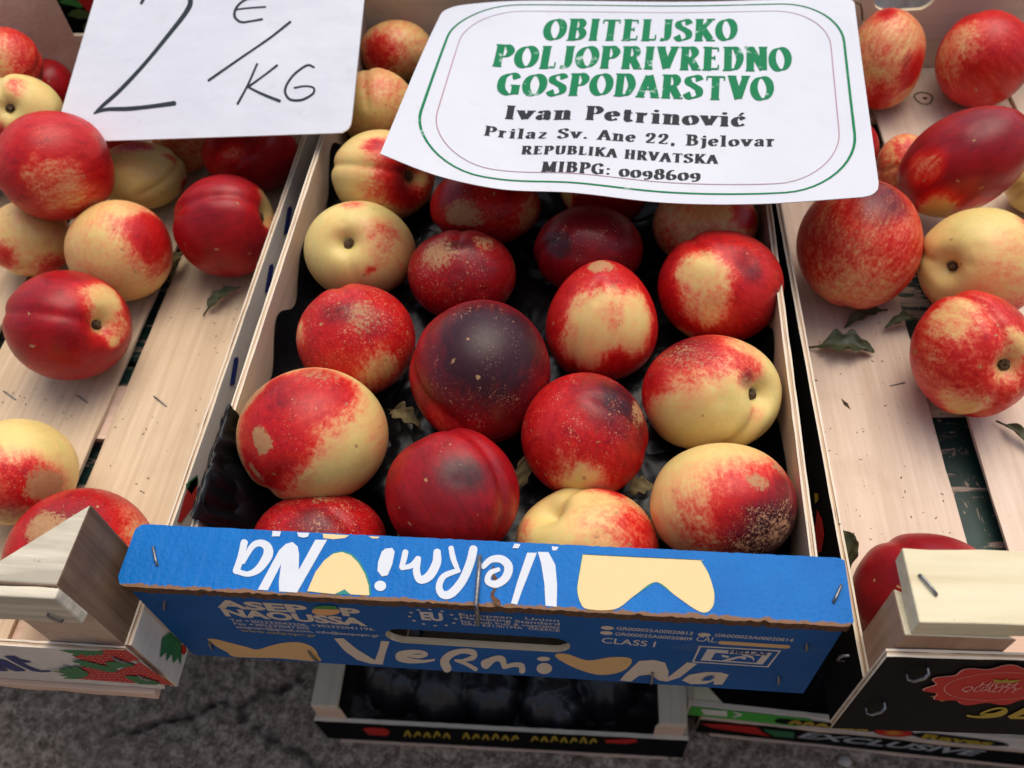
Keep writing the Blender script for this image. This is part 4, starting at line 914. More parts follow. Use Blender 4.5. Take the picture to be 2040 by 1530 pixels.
pr = Print(on1); pr.poly([(722, 1452), (740, 1449), (770, 1452), (777, 1459), (770, 1466), (735, 1464)]); pr.build('printed_fruit', ROSE, f1); pr = Print(on1); pr.poly([(1205, 1474), (1265, 1472), (1271, 1478), (1250, 1482), (1208, 1480)]); pr.build('printed_fruit', ROSE, f1)
pr = Print(on1)
for k in range(20):
    t = k / 19; x = 812 + 370 * t; y = 1463 + 14 * t
    if k in (5, 12): continue
    pr.rib([(x - 6, y + 3, 4), (x, y - 4 - 2 * (k % 3 == 0), 5), (x + 5, y + 3 - 3 * (k % 2), 5)], n=4)
pr.build('printed_lettering', GOLD, f1)
def wrapped():
    nx, ny = 170, 190; xs = np.linspace(-.0215, .2725, nx); ys = np.linspace(.0065, .372, ny); X, Y = np.meshgrid(xs, ys)
    Z = np.full(X.shape, -.448); r0 = np.random.default_rng(5)
    for j in range(6):
        for i in range(5):
            cx, cy = .028 + i * .0475 + r0.uniform(-.008, .008), .040 + j * .056 + r0.uniform(-.010, .010)
            d = np.hypot(X - cx, Y - cy); a = np.arctan2(Y - cy, X - cx)
            R_ = .0275 * (1 + .03 * np.sin(7 * a + i) + .02 * np.sin(13 * a + j * 3))
            Z = np.maximum(Z, -.425 + .030 * np.sqrt(np.clip(1 - (d / R_) ** 2, 0, 1)) - .02 * (d >= R_) + .0006 * np.sin(9 * a + 3 * i) * np.clip(d / .02, 0, 1) * (d < R_))
    Z += crumple(X, Y, .0034, 11, 60); Z = np.clip(Z, -.4475, -.388)
    V = np.stack([X, Y, Z], -1).reshape(-1, 3)
    Fc = [(j * nx + i, j * nx + i + 1, (j + 1) * nx + i + 1, (j + 1) * nx + i) for j in range(ny - 1) for i in range(nx - 1)]
    o = put('film_wrapped_fruit', mesh('film_wrapped_fruit', V, Fc, [FILM2], smooth=True), None, W1)
    tag(o, 'black plastic film bulging over round fruit in the low crate', 'plastic film')
wrapped()
def dark_fill(x0, x1, y0, y1, z, W, label):
    nx, ny = 70, 70; X, Y = np.meshgrid(np.linspace(x0, x1, nx), np.linspace(y0, y1, ny)); Z = z + crumple(X, Y, .0022, 21, 45)
    V = np.stack([X, Y, Z], -1).reshape(-1, 3); Fc = [(j * nx + i, j * nx + i + 1, (j + 1) * nx + i + 1, (j + 1) * nx + i) for j in range(ny - 1) for i in range(nx - 1)]
    tag(put('plastic_liner', mesh('plastic_liner', V, Fc, [FILM], smooth=True), None, W), label, 'plastic film')
# two stacked crates at lower right
zb2 = -.383; q0, q1 = PZ(1372, 1403, zb2), PZ(1690, 1437, zb2); ang = math.atan2(q1[1] - q0[1], q1[0] - q0[0])
W2 = Matrix.Translation((q0[0], q0[1], 0)) @ Matrix.Rotation(ang, 4, 'Z')
r2, f2 = low_crate('white and green printed crate stacked on the black crate at lower right', 0, .33, 0, .36, zb2, .030, W2, WHITEP, False)
dark_fill(.0045, .3255, .0045, .355, zb2 - .014, W2, 'black film filling the green and white crate at lower right')
q2 = PZ(1690, 1463, -.419); q3 = PZ(2040, 1499, -.419); ang3 = math.atan2(q3[1] - q2[1], q3[0] - q2[0])
dirx = np.array([math.cos(ang3), math.sin(ang3), 0]); lo3 = q2 - dirx * (q2[0] - PZ(1395, 1436, -.419)[0])
W3 = Matrix.Translation((lo3[0], lo3[1], 0)) @ Matrix.Rotation(ang3, 4, 'Z')
r3, f3 = low_crate('black crate with white lettering standing on the ground at lower right', 0, .33, 0, .36, -.419, .040, W3, BLACKP, False)
M2 = np.array(W2); n2 = M2[:3, 1]; p2 = M2[:3, 3]; x2 = M2[:3, 0]
M3 = np.array(W3); n3 = M3[:3, 1]; p3 = M3[:3, 3]; x3 = M3[:3, 0]
def panel_map(p, xx, n, off=0): return lambda X, Z, l: tuple(p + xx * X - n * (.0007 + (l + off) * LAY) + np.array([0, 0, Z]))
P2, P3 = panel_map(p2, x2, n2), panel_map(p3, x3, n3)
def loc2(x, y, p, xx, n): q = PP(x, y, p - n * .0007, n); return ((q - p) @ xx, q[2])
pr = Print(P2); pr.poly([(.002, zb2 - .0245), (.085, zb2 - .0245), (.100, zb2 - .016), (.094, zb2 - .0025), (.002, zb2 - .0025)]); pr.build('printed_band', GREENP, f2)
pr = Print(panel_map(p2, x2, n2, 20)); pr.poly([(.010, zb2 - .006), (.030, zb2 - .004), (.032, zb2 - .018), (.014, zb2 - .019)]); pr.rib([(.036, zb2 - .005, .002), (.041, zb2 - .010, .003), (.037, zb2 - .017, .002)]); pr.build('printed_mark', WHITEP, f2)
pr = Print(panel_map(p2, x2, n2, 20)); a = loc2(1568, 1438, p2, x2, n2); b = loc2(1735, 1447, p2, x2, n2); pr.rib([(a[0] - .003, zb2 - .014, .014), ((a[0] + b[0]) / 2, zb2 - .013, .013), (b[0], zb2 - .013, .010)]); pr.build('printed_shadow', BLACKP, f2)
pr = Print(panel_map(p2, x2, n2, 40))
for k in range(6): x = a[0] + (b[0] - a[0]) * (k + .3) / 6; pr.rib([(x, zb2 - .017, .004), (x + .003, zb2 - .010, .005), (x + .006, zb2 - .016, .004)])
pr.build('printed_lettering', GOLD, f2)
c = loc2(1788, 1451, p2, x2, n2)
pr = Print(panel_map(p2, x2, n2, 10)); pr.blob(c[0], zb2 - .0130, .0150, .0110, 28); pr.build('printed_disc_rim', BLACKP, f2)
pr = Print(panel_map(p2, x2, n2, 20)); pr.blob(c[0], zb2 - .0130, .0140, .0100, 28); pr.build('printed_disc', ROSE, f2)
pr = Print(panel_map(p2, x2, n2, 40)); pr.poly([(c[0] + (.0085 if i % 2 == 0 else .0045) * math.cos(i * math.pi / 9), zb2 - .013 + (.0065 if i % 2 == 0 else .0035) * math.sin(i * math.pi / 9)) for i in range(18)]); pr.build('printed_emblem', ink('amber_print', (.62, .25, .03), .5), f2)
a = loc2(1848, 1462, p2, x2, n2); b = loc2(1990, 1472, p2, x2, n2)
pr = Print(panel_map(p2, x2, n2, 20)); pr.rib([(a[0] - .008, zb2 - .014, .005), (a[0], zb2 - .013, .014), ((a[0] + b[0]) / 2, zb2 - .014, .015), (b[0], zb2 - .014, .012), (b[0] + .010, zb2 - .0145, .004)]); pr.build('printed_shadow', BLACKP, f2)
pr = Print(panel_map(p2, x2, n2, 40)); text_on(pr, 'Raves', (a[0] - .002, zb2 - .0195), (b[0], zb2 - .0195), .0125, .04); pr.build('printed_text', GOLD, f2)
a = loc2(1590, 1466, p3, x3, n3); b = loc2(1950, 1497, p3, x3, n3)
pr = Print(panel_map(p3, x3, n3, 5)); text_on(pr, 'EXCLUSIVE', (a[0], -.4385), (b[0], -.4385), .0150, .03, .35); pr.build('printed_text', GREYPRINT, f3)
a = loc2(1395, 1442, p3, x3, n3)[0]
pr = Print(P3); pr.poly([(a, -.428), (a + .02, -.424), (a + .045, -.423), (a + .052, -.436), (a + .06, -.444), (a + .03, -.440), (a + .01, -.437)]); pr.build('printed_fruit', ROSE, f3)
pr = Print(P3); pr.poly([(a + .050, -.426), (a + .075, -.426), (a + .078, -.442), (a + .062, -.443), (a + .055, -.434)]); pr.build('printed_leaf', STRAW_GREEN, f3)

# ================================================================== NECTARINES
def ico(sub):
    t = (1 + 5 ** .5) / 2
    V = [(-1, t, 0), (1, t, 0), (-1, -t, 0), (1, -t, 0), (0, -1, t), (0, 1, t), (0, -1, -t), (0, 1, -t), (t, 0, -1), (t, 0, 1), (-t, 0, -1), (-t, 0, 1)]
    Fc = [(0, 11, 5), (0, 5, 1), (0, 1, 7), (0, 7, 10), (0, 10, 11), (1, 5, 9), (5, 11, 4), (11, 10, 2), (10, 7, 6), (7, 1, 8), (3, 9, 4), (3, 4, 2), (3, 2, 6), (3, 6, 8), (3, 8, 9), (4, 9, 5), (2, 4, 11), (6, 2, 10), (8, 6, 7), (9, 8, 1)]
    V = [np.array(v) / np.linalg.norm(v) for v in V]
    for _ in range(sub):
        cache = {}; F2 = []
        def midp(a, b):
            k = (a, b) if a < b else (b, a)
            if k not in cache: m = V[a] + V[b]; V.append(m / np.linalg.norm(m)); cache[k] = len(V) - 1
            return cache[k]
        for a, b, c in Fc:
            x, y, z = midp(a, b), midp(b, c), midp(c, a); F2 += [(a, x, z), (b, y, x), (c, z, y), (x, y, z)]
        Fc = F2
    return np.array(V), Fc
ICO_V, ICO_F = ico(5)
ICO_LOOP = np.array(ICO_F, np.int32).reshape(-1)
def sinnoise(D, r, k, n=7):
    o = np.zeros(len(D))
    for i in range(n):
        w = r.normal(size=3); w *= k * r.uniform(.6, 1.5) / np.linalg.norm(w); o += np.sin(D @ w + r.uniform(0, 6.28))
    return o / n ** .5
def ss(x, a, b): t = np.clip((x - a) / (b - a), 0, 1); return t * t * (3 - 2 * t)

# name: photo ellipse (cx, cy, rx, ry), stem direction (u, v, front?), base blush, colour patches, options, label
NEC = {
 'C1': ((790, 103, 74, 64), (.1, .2, -1), .34, [('b', -.5, -.1, .65, .66), ('d', -.95, -.2, .4, .35)], {}, 'pink blushed pale nectarine against the back wall, between the two signs'),
 'C2': ((752, 215, 80, 80), (.2, .1, -1), .27, [('b', .25, .5, .5, .42), ('b', -.2, -.2, .5, .22)], {}, 'dull peach coloured nectarine just right of the price card corner'),
 'C3': ((763, 350, 103, 92), (.62, -.02, 1), .16, [('b', .45, -.05, .78, .78), ('b', -.05, .6, .25, .72), ('d', .5, -.05, .4, .55), ('b', .82, -.05, .16, .15)], {'sut': (-1, .2)}, 'nectarine yellow on the left and red on the right under the sign corner'),
 'C4': ((967, 410, 110, 80), (.0, .5, -1), .78, [('b', .85, -.2, .5, .42), ('d', -.5, .3, .5, .45), ('s', -.35, -.15, .5, .75), ('s', .2, -.3, .5, .3)], {'fr': .25}, 'red nectarine with brown scars half hidden under the printed sign'),
 'C4b': ((1205, 370, 90, 85), (.0, -.5, -1), .86, [('b', -.85, -.2, .3, .12)], {}, 'dark red nectarine almost hidden under the middle of the printed sign'),
 'C5': ((717, 498, 112, 98), (-.27, .16, 1), .07, [('b', .32, .30, .42, .47), ('b', .40, -.12, .20, .44), ('b', .22, -.34, .10, .62), ('b', .85, -.1, .5, .30), ('b', -.1, .92, .22, .45)], {'sut': (.2, -1), 'sd': .022}, 'pale yellow nectarine with stem hole showing and a pink patch'),
 'C6': ((920, 550, 108, 92), (.1, -.5, -1), .88, [('d', -.07, .62, .34, .75), ('d', .2, .1, .9, .28), ('s', -.45, .45, .55, .62), ('s', .32, .72, .30, .55)], {'fr': .35, 'sut': (0, 1)}, 'crimson nectarine with tan russet at upper left, above the purple one'),
 'C7': ((1172, 498, 109, 90), (.3, -.4, -1), .90, [('d', -.57, .0, .40, .85), ('d', .1, .2, 1.2, .42), ('s', -.62, .15, .28, .28)], {'fr': .25, 'tip': (-.55, 0, .10)}, 'maroon nectarine with a dark tip below the middle of the printed sign'),
 'C8': ((1405, 445, 105, 88), (.3, .5, -1), .34, [('b', .78, .1, .42, .82), ('b', -.7, -.3, .42, .55), ('s', -.5, -.1, .30, .45)], {}, 'peach coloured nectarine with a red right edge under the printed sign'),
 'C9': ((1436, 572, 126, 114), (.2, -.4, -1), .76, [('b', -.28, .22, .40, .18), ('b', -.25, -.32, .36, .34), ('b', -.5, -.85, .3, .35), ('d', .48, .42, .30, .62), ('d', .92, -.25, .45, .55)], {'fr': .2, 'dent': (.45, .45, .22, .05)}, 'bright red nectarine with a cream patch, against the right wall'),
 'C10': ((1199, 640, 112, 122), (0, -.7, -1), .74, [('b', -.12, -.12, .55, .14), ('b', .55, .0, .45, .16), ('b', -.25, -.62, .34, .20), ('b', .15, -.02, .22, .36), ('b', .3, -.72, .3, .74), ('s', -.05, .92, .34, .95), ('s', .05, .42, .16, .45)], {'fr': .25, 'egg': .16}, 'egg shaped nectarine with cream middle and brown tip, right of the purple one'),
 'C11': ((709, 678, 119, 113), (.1, -.6, -1), .76, [('b', .45, -.55, .42, .36), ('b', -.95, .1, .28, .36), ('b', -.5, -.85, .28, .40), ('d', -.30, .50, .34, .55), ('d', .3, .3, .5, .25), ('s', .12, .42, .55, .52)], {'fr': .40, 'sut': (-.3, 1)}, 'red nectarine with russet top and orange lower right, left of the purple one'),
 'C12': ((956, 742, 141, 145), (.1, .7, -1), .90, [('d', .15, .40, 1.25, 1.0), ('d', .3, .05, .95, .90), ('d', .8, -.4, .6, .55), ('b', -.45, -.72, .40, .60)], {'fr': .26}, 'very dark purple nectarine, the largest in the middle of the crate'),
 'C13': ((1418, 786, 140, 119), (.76, .0, 1), .09, [('b', -.30, .85, .85, .80), ('b', -.85, .25, .45, .78), ('b', .50, .45, .28, .62), ('d', .50, .30, .20, .60), ('d', -.35, .85, .60, .50), ('b', -.95, -.1, .30, .70), ('b', .15, -1.0, .35, .6), ('b', .70, -.28, .16, .40), ('s', -.35, .62, .5, .42)], {'fr': .35, 'sut': (-.5, -1), 'sd': .055}, 'lumpy yellow nectarine with red top and pale stem end touching the right wall'),
 'C14': ((622, 868, 152, 136), (.2, .3, -1), .06, [('b', -.50, .35, .85, .78), ('b', -.62, -.40, .62, .80), ('b', .15, .65, .50, .76), ('b', .9, .1, .4, .30), ('d', -.35, .60, .35, .35), ('s', -.82, .52, .36, .92), ('s', -.60, -.08, .17, 1.0), ('s', .1, .85, .42, .46), ('s', -.72, -.5, .16, .6)], {'fr': .22}, 'large nectarine split half red and half yellow with a round scar, front left'),
 'C15': ((1165, 868, 127, 126), (0, -.6, -1), .76, [('b', .0, -.85, .44, .12), ('b', -.3, -.45, .28, .60), ('d', .55, .55, .75, .85), ('d', .85, .1, .45, .6), ('s', .82, .30, .28, .62)], {'fr': .30}, 'red nectarine with yellow base and dark upper right shoulder, front middle'),
 'C16': ((901, 985, 134, 132), (-.4, .9, -1), .87, [('d', .22, .22, .52, .80), ('d', .0, .0, 1.0, .40), ('d', -.1, -.5, .5, .35)], {'fr': .16, 'sut': (-.25, 1), 'dent': (.25, .15, .30, .035)}, 'glossy dark red bruised nectarine behind the middle of the blue ledge'),
 'C17': ((635, 1085, 136, 105), (0, -.7, -1), .82, [('d', -.1, .35, .40, .50), ('s', .12, .82, .26, .52)], {'fr': .40}, 'red speckled nectarine cut off by the left part of the blue ledge'),
 'C18': ((1170, 1085, 143, 118), (-.55, .62, 1), .10, [('b', .60, .30, .75, .50), ('b', .9, .1, .55, .62), ('b', -.85, .15, .24, .42), ('b', .2, .95, .3, .66)], {'fr': .25, 'sut': (.3, 1), 'sd': .05, 'nostem': 1}, 'heart shaped yellow and pink nectarine behind the right part of the blue ledge'),
 'C19': ((1442, 1006, 147, 124), (-.1, .9, -1), .14, [('b', .05, -.25, .85, .46), ('b', .42, -.25, .72, .74), ('b', .78, .1, .75, .86), ('b', -.35, -.5, .35, .54), ('d', .70, -.50, .95, .95), ('d', .85, .2, .5, .55), ('s', .40, .48, .22, .70), ('s', .7, .6, .22, .6)], {'fr': .34, 'fru': (.60, -.50)}, 'yellow to maroon nectarine thickly speckled, in the front right corner'),
 'L1': ((15, 125, 72, 72), (0, .6, -1), .62, [('b', -.3, .25, .6, .40), ('d', .85, -.3, .4, .55)], {}, 'red and orange nectarine at the upper left edge before the tall post'),
 'L2': ((100, 175, 52, 58), (.4, .7, -1), .88, [('d', -.3, -.5, .6, .3)], {'sut': (-.4, -1), 'sd': .05}, 'deep red nectarine at the foot of the tall corner post'),
 'L3': ((45, 222, 85, 75), (-.40, .10, 1), .07, [('b', -.12, .62, .28, .52), ('b', -.6, -.6, .4, .7)], {'sut': (-.4, 1)}, 'pale yellow nectarine with dark stem hole at the upper left edge'),
 'L4': ((10, 290, 70, 65), (0, 0, -1), .86, [], {}, 'red nectarine at the left edge, mostly behind the big blushed one'),
 'L5': ((107, 330, 122, 110), (.95, .25, -1), .74, [('b', .05, -.40, .52, .44), ('b', -.3, -.15, .3, .50), ('b', .6, -.7, .3, .48), ('d', .85, .30, .34, .50), ('s', .7, .55, .25, .4)], {'sut': (-1, .1), 'sd': .03, 'fr': .22}, 'big red nectarine with peach belly heaped on the others beside the price card'),
 'L6': ((280, 350, 92, 68), (.2, .6, -1), .08, [('b', -.15, .95, .42, .72), ('b', .98, -.2, .30, .82), ('b', .65, .55, .2, .5)], {}, 'yellow nectarine with red rim just under the price card'),
 'L7': ((365, 285, 62, 60), (0, .3, -1), .46, [('d', 0, .2, .9, .3)], {}, 'shaded orange nectarine in the gap under the price card'),  # dark patch puts the shade under the card into the skin colour
 'L8': ((500, 308, 98, 74), (.4, .5, -1), .82, [('b', -.35, .05, .28, .56), ('d', .6, -.5, .5, .3)], {}, 'red nectarine against the side wall under the price card'),
 'L9': ((448, 450, 104, 103), (.86, .22, 1), .88, [('b', .88, .45, .42, .16), ('b', .95, -.1, .22, .30), ('d', -.3, .3, .6, .2)], {'sut': (-1, .1)}, 'crimson nectarine with yellow stem end turned to the crate wall'),
 'L10': ((236, 499, 109, 101), (.3, .7, -1), .26, [('b', .62, .35, .72, .76), ('d', .85, .5, .45, .40), ('b', -.3, -.2, .5, .24), ('b', .05, .85, .2, .25)], {'fr': .2}, 'nectarine peach at left and red at right, in the middle of the left crate'),
 'L11': ((58, 475, 88, 76), (0, .6, -1), .24, [('b', .45, -.75, .5, .70), ('b', -.6, -.5, .4, .66)], {}, 'orange and red nectarine beneath the big blushed one at left'),
 'L12': ((134, 648, 130, 110), (.56, .0, 1), .88, [('b', .58, .48, .38, .14), ('b', .85, .0, .25, .50), ('d', -.6, .3, .6, .25), ('b', .65, -.25, .16, .3)], {'sut': (-1, .2), 'sd': .026}, 'dark red nectarine with yellow stem hollow lying alone on the left slats'),
 'L13': ((30, 940, 128, 106), (-.2, .6, -1), .10, [('b', .10, -.30, .70, .76), ('b', -.55, -.2, .6, .68), ('d', -.1, -.8, .4, .5), ('s', .45, -.25, .42, .85)], {'fr': .35}, 'yellow and red nectarine with brown scab at the lower left edge'),
 'L14': ((157, 1116, 155, 144), (.3, .5, -1), .82, [('d', -.25, .45, .5, .55), ('b', .75, .30, .45, .42), ('s', -.45, .45, .36, .80), ('s', -.3, .1, .3, .3)], {'fr': .3}, 'dark red nectarine with brown streaks behind the front left corner post'),
 'L15': ((205, 240, 70, 65), (0, 0, -1), .80, [], {}, 'red nectarine almost hidden behind the left edge of the price card'),
 'R1': ((1765, 117, 80, 102), (.4, .8, -1), .40, [('b', .75, -.2, .42, .74), ('b', .0, -.82, .5, .70), ('b', -.1, .95, .35, .70), ('d', .55, .0, .16, .30)], {'sut': (.55, 0), 'sd': .03}, 'orange nectarine with a dark seam, right of the printed sign top'),
 'R2': ((1962, 117, 100, 98), (.6, -.6, -1), .70, [('b', -.5, .35, .42, .45), ('b', -.75, -.1, .4, .46), ('d', .85, -.5, .35, .40), ('s', .45, -.82, .3, .35)], {}, 'orange red nectarine in the upper right corner of the picture'),
 'R3': ((1925, 322, 138, 112), (-.55, -.75, -1), .90, [('b', -.55, -.05, .30, .52), ('b', -.25, -.85, .34, .14), ('b', .3, -.95, .3, .2), ('d', .3, .55, .7, .30), ('d', -.1, -.3, .3, .2)], {'rot': 28, 'sut': (1, .4), 'sd': .03}, 'long crimson nectarine lying tilted on top in the right crate'),
 'R4': ((1800, 330, 56, 64), (0, 0, -1), .46, [('b', .2, .4, .5, .66)], {}, 'orange nectarine tucked behind the long crimson one'),
 'R4b': ((1700, 300, 52, 60), (0, 0, -1), .84, [], {}, 'red nectarine showing as a sliver past the right edge of the printed sign'),
 'R5': ((1713, 486, 127, 130), (.3, .8, -1), .60, [('b', .0, -.72, .6, .42), ('d', .30, .78, .62, .72), ('s', -.12, .12, .42, .36)], {'fr': .32}, 'round orange red nectarine with dark top, leftmost in the right crate'),
 'R6': ((1955, 525, 130, 112), (-.55, -.06, 1), .08, [('b', .55, .0, .66, .32), ('b', .5, -.85, .50, .72), ('b', -.75, -.75, .3, .55), ('b', .85, .55, .35, .60)], {'sut': (-1, .3)}, 'yellow green nectarine with stem hole and pink side, under the crimson one'),
 'R6b': ((2065, 365, 64, 62), (0, 0, -1), .12, [], {}, 'yellow nectarine cut off by the right edge of the picture'),
 'R7': ((1942, 705, 130, 127), (.58, -.20, 1), .66, [('b', -.15, .55, .42, .36), ('b', -.15, -.78, .36, .22), ('b', .72, .1, .22, .22), ('b', -.7, .0, .3, .56), ('d', .75, .65, .4, .3)], {'sut': (-.35, 1), 'sut2': (-.2, -1), 'sd': .05, 'fr': .18}, 'red and cream nectarine with deep seam and stem hole, right crate middle'),
 'R8': ((1850, 1188, 155, 126), (0, -.5, -1), .92, [('d', -.2, .2, .7, .30)], {}, 'dark crimson nectarine behind the pale batten at lower right'),
}
def build_fruit(key):
    (ex, ey, erx, ery), (su, sv, sf), b0, patches, opt, label = NEC[key]
    cx, cy, cz, R0 = FR[key]; c = np.array([cx, cy, cz]); r = np.random.default_rng(sum(map(ord, key)) * 7 + len(key))
    fwd = CAM - c; fwd /= np.linalg.norm(fwd)
    right = RM[:, 0] - fwd * (RM[:, 0] @ fwd); right /= np.linalg.norm(right); up = np.cross(fwd, right)
    def dir3(u, v, f=1):
        q = u * u + v * v
        if q > .98: k = (.98 / q) ** .5; u *= k; v *= k; q = .98
        return u * right + v * up + f * math.sqrt(1 - q) * fwd
    a = dir3(su, sv, sf)
    s0 = opt.get('sut'); sdir = (s0[0] * right + s0[1] * up) if s0 else r.normal(size=3)
    s = sdir - a * (sdir @ a); s /= np.linalg.norm(s); t = np.cross(a, s)
    B = np.stack([s, t, a], 1)            # local axes in world
    Dl = ICO_V; Dw = Dl @ B.T
    th = np.arccos(np.clip(Dl[:, 2], -1, 1))
    rad = 1 + .023 * sinnoise(Dl, r, 2.2) + .004 * sinnoise(Dl, r, 5)
    rad += .035 * np.exp(-((th - .72) / .40) ** 2) - .27 * np.exp(-(th / .25) ** 2) - .04 * np.exp(-(th / .13) ** 2)
    sdep = opt.get('sd', .034)
    def suture(dirl, dep):
        side = np.cross([0, 0, 1], dirl); off = Dl @ side; on = ss(Dl @ dirl, -.15, .35) * ss(th, .10, .4)
        return -dep * np.exp(-(off / .085) ** 2) * on + dep * .45 * np.exp(-((np.abs(off) - .24) / .13) ** 2) * on
    rad += suture(np.array([1, 0, 0]), sdep)
    if 'sut2' in opt:
        q = opt['sut2'][0] * right + opt['sut2'][1] * up; q = q - a * (q @ a); q /= np.linalg.norm(q); rad += suture(q @ B, sdep)
    rad += .028 * np.exp(-((math.pi - th) / .22) ** 2)
    U, Vv, Wf = Dw @ right, Dw @ up, Dw @ fwd
    if 'dent' in opt:
        du, dv, dr, dd = opt['dent']; dd_ = np.arccos(np.clip(Dw @ dir3(du, dv), -1, 1)); rad -= dd * np.exp(-(dd_ / dr) ** 2)
    if 'tip' in opt:
        du, dv, dd = opt['tip']; dd_ = np.arccos(np.clip(Dw @ dir3(du, dv), -1, 1)); rad -= .04 * np.exp(-(dd_ / .16) ** 2) - .03 * np.exp(-(dd_ / .34) ** 2)
    rd = np.random.default_rng(len(key) + sum(map(ord, key)) * 3)
    pits = [(rd.normal(size=3) * .7 + fwd, rd.uniform(.05, .16), rd.uniform(.006, .018)) for _ in range(5)]
    for q, pr0, dp in pits:
        q = q / np.linalg.norm(q); rad -= dp * np.exp(-(np.arccos(np.clip(Dw @ q, -1, 1)) / pr0) ** 2)
    X = Dw * rad[:, None] * R0
    iu, iv, iw = X @ right, X @ up, X @ fwd
    if 'egg' in opt: iu = iu * (1 - opt['egg'] * iv / R0)
    if 'rot' in opt:
        an = math.radians(opt['rot']); p_, q_ = iu * math.cos(an) + iv * math.sin(an), -iu * math.sin(an) + iv * math.cos(an)
        p_ *= 1.16; q_ *= .86; iu, iv = p_ * math.cos(an) - q_ * math.sin(an), p_ * math.sin(an) + q_ * math.cos(an)
    k1 = k2 = 1.0; sh = np.zeros(3)
    for _ in range(3):
        Xw = c + sh + np.outer(iu * k1, right) + np.outer(iv * k2, up) + np.outer(iw, fwd)
        P = proj(Xw); mn, mx = P.min(0), P.max(0)
        k1 *= erx * 2 / (mx[0] - mn[0]); k2 *= ery * 2 / (mx[1] - mn[1])
        dc = np.array([ex, ey]) - (mn + mx) / 2; dist = np.linalg.norm(c - CAM)
        sh = sh + (dc[0] * right - dc[1] * up) * dist / FPX
    Xw = np.outer(iu * k1, right) + np.outer(iv * k2, up) + np.outer(iw, fwd)
    cc = c + sh
    loc = Xw @ B
    # skin colour fields: intrinsic, except the shade put into L7
    warp = np.stack([sinnoise(Dl, r, 4) for _ in range(3)], 1) * .08 + np.stack([sinnoise(Dl, r, 9) for _ in range(3)], 1) * .045
    Dp = Dw + warp; Dp /= np.linalg.norm(Dp, axis=1)[:, None]
    blush = np.full(len(Dl), b0) ; dark = np.zeros(len(Dl)); rus = np.zeros(len(Dl))
    for kd, u, v, pr_, val in patches:
        ang = np.arccos(np.clip(Dp @ dir3(u, v), -1, 1)); w = 1 - ss(ang, pr_ * .25, pr_ * 1.60)
        if kd == 'b': blush = blush * (1 - w) + val * w
        elif kd == 'd': dark = np.maximum(dark, (1 - ss(ang, pr_ * .25, pr_ * 1.3)) * val)
        else: rus = np.maximum(rus, (1 - ss(ang, pr_ * .25, pr_ * 1.35)) * val)
    for _ in range(4):
        q = rd.normal(size=3) * .7 + fwd; q /= np.linalg.norm(q); rus = np.maximum(rus, .95 * (1 - ss(np.arccos(np.clip(Dp @ q, -1, 1)), .01, rd.uniform(.03, .06))))
    if sf > 0 and not opt.get('nostem'):        # green-yellow hollow round the stem
        w = np.exp(-(th / .24) ** 2); blush = blush * (1 - w * .8) + .06 * w * .8
    blush = np.clip(blush, 0, 1); blush = blush - .34 * blush * (1 - blush) * (1 - ss(blush, .45, .68)) + .04 * ss(blush, .58, .78)
    fr = np.full(len(Dl), opt.get('fr', .10))
    if 'fru' in opt: fr = .15 + (opt['fr'] + .25) * (1 - ss(np.arccos(np.clip(Dp @ dir3(*opt['fru']), -1, 1)), .2, 1.0))
    fr = fr * ss(blush + dark, .25, .7)
    me = bpy.data.meshes.new('nectarine'); n = len(loc); nf = len(ICO_F)
    me.vertices.add(n); me.vertices.foreach_set('co', loc.astype(np.float32).reshape(-1))
    me.loops.add(nf * 3); me.loops.foreach_set('vertex_index', ICO_LOOP)
    me.polygons.add(nf); me.polygons.foreach_set('loop_start', np.arange(0, nf * 3, 3, dtype=np.int32))
    me.polygons.foreach_set('use_smooth', np.ones(nf, bool)); me.update(calc_edges=True)
    for nm, arr in (('blush', blush), ('dark', dark), ('russet', rus), ('freckle', fr)):
        at = me.attributes.new(nm, 'FLOAT', 'POINT'); at.data.foreach_set('value', arr.astype(np.float32))
    me.materials.append(SKIN)
    M = Matrix([[*B[i], cc[i]] for i in range(3)] + [[0, 0, 0, 1]])
    grp = {'C': 'nectarines in the blue crate', 'L': 'nectarines in the left crate', 'R': 'nectarines in the right crate'}[key[0]]
    o = put('nectarine', me, None, M); tag(o, label, 'nectarine', grp)
    if sf > 0 and not opt.get('nostem'):        # dry stem scar at the bottom of the hollow
        zc = float(loc[np.argmin(th)][2]); k = R0
        V, Fc = tube([(0, 0, zc - .001), (.0003, 0, zc + .0012), (.0008, .0003, zc + .0026), (.0010, .0006, zc + .0034), (.0011, .0007, zc + .0036)], [.0050, .0042, .0032, .0022, .0006], 11)
        V = [v + r.normal(size=3) * .00045 for v in V]
        st = bpy.data.objects.new('stem', mesh('stem', V, Fc, [STEM], smooth=False)); COL.objects.link(st); st.parent = o
    return o
for k in NEC: build_fruit(k)

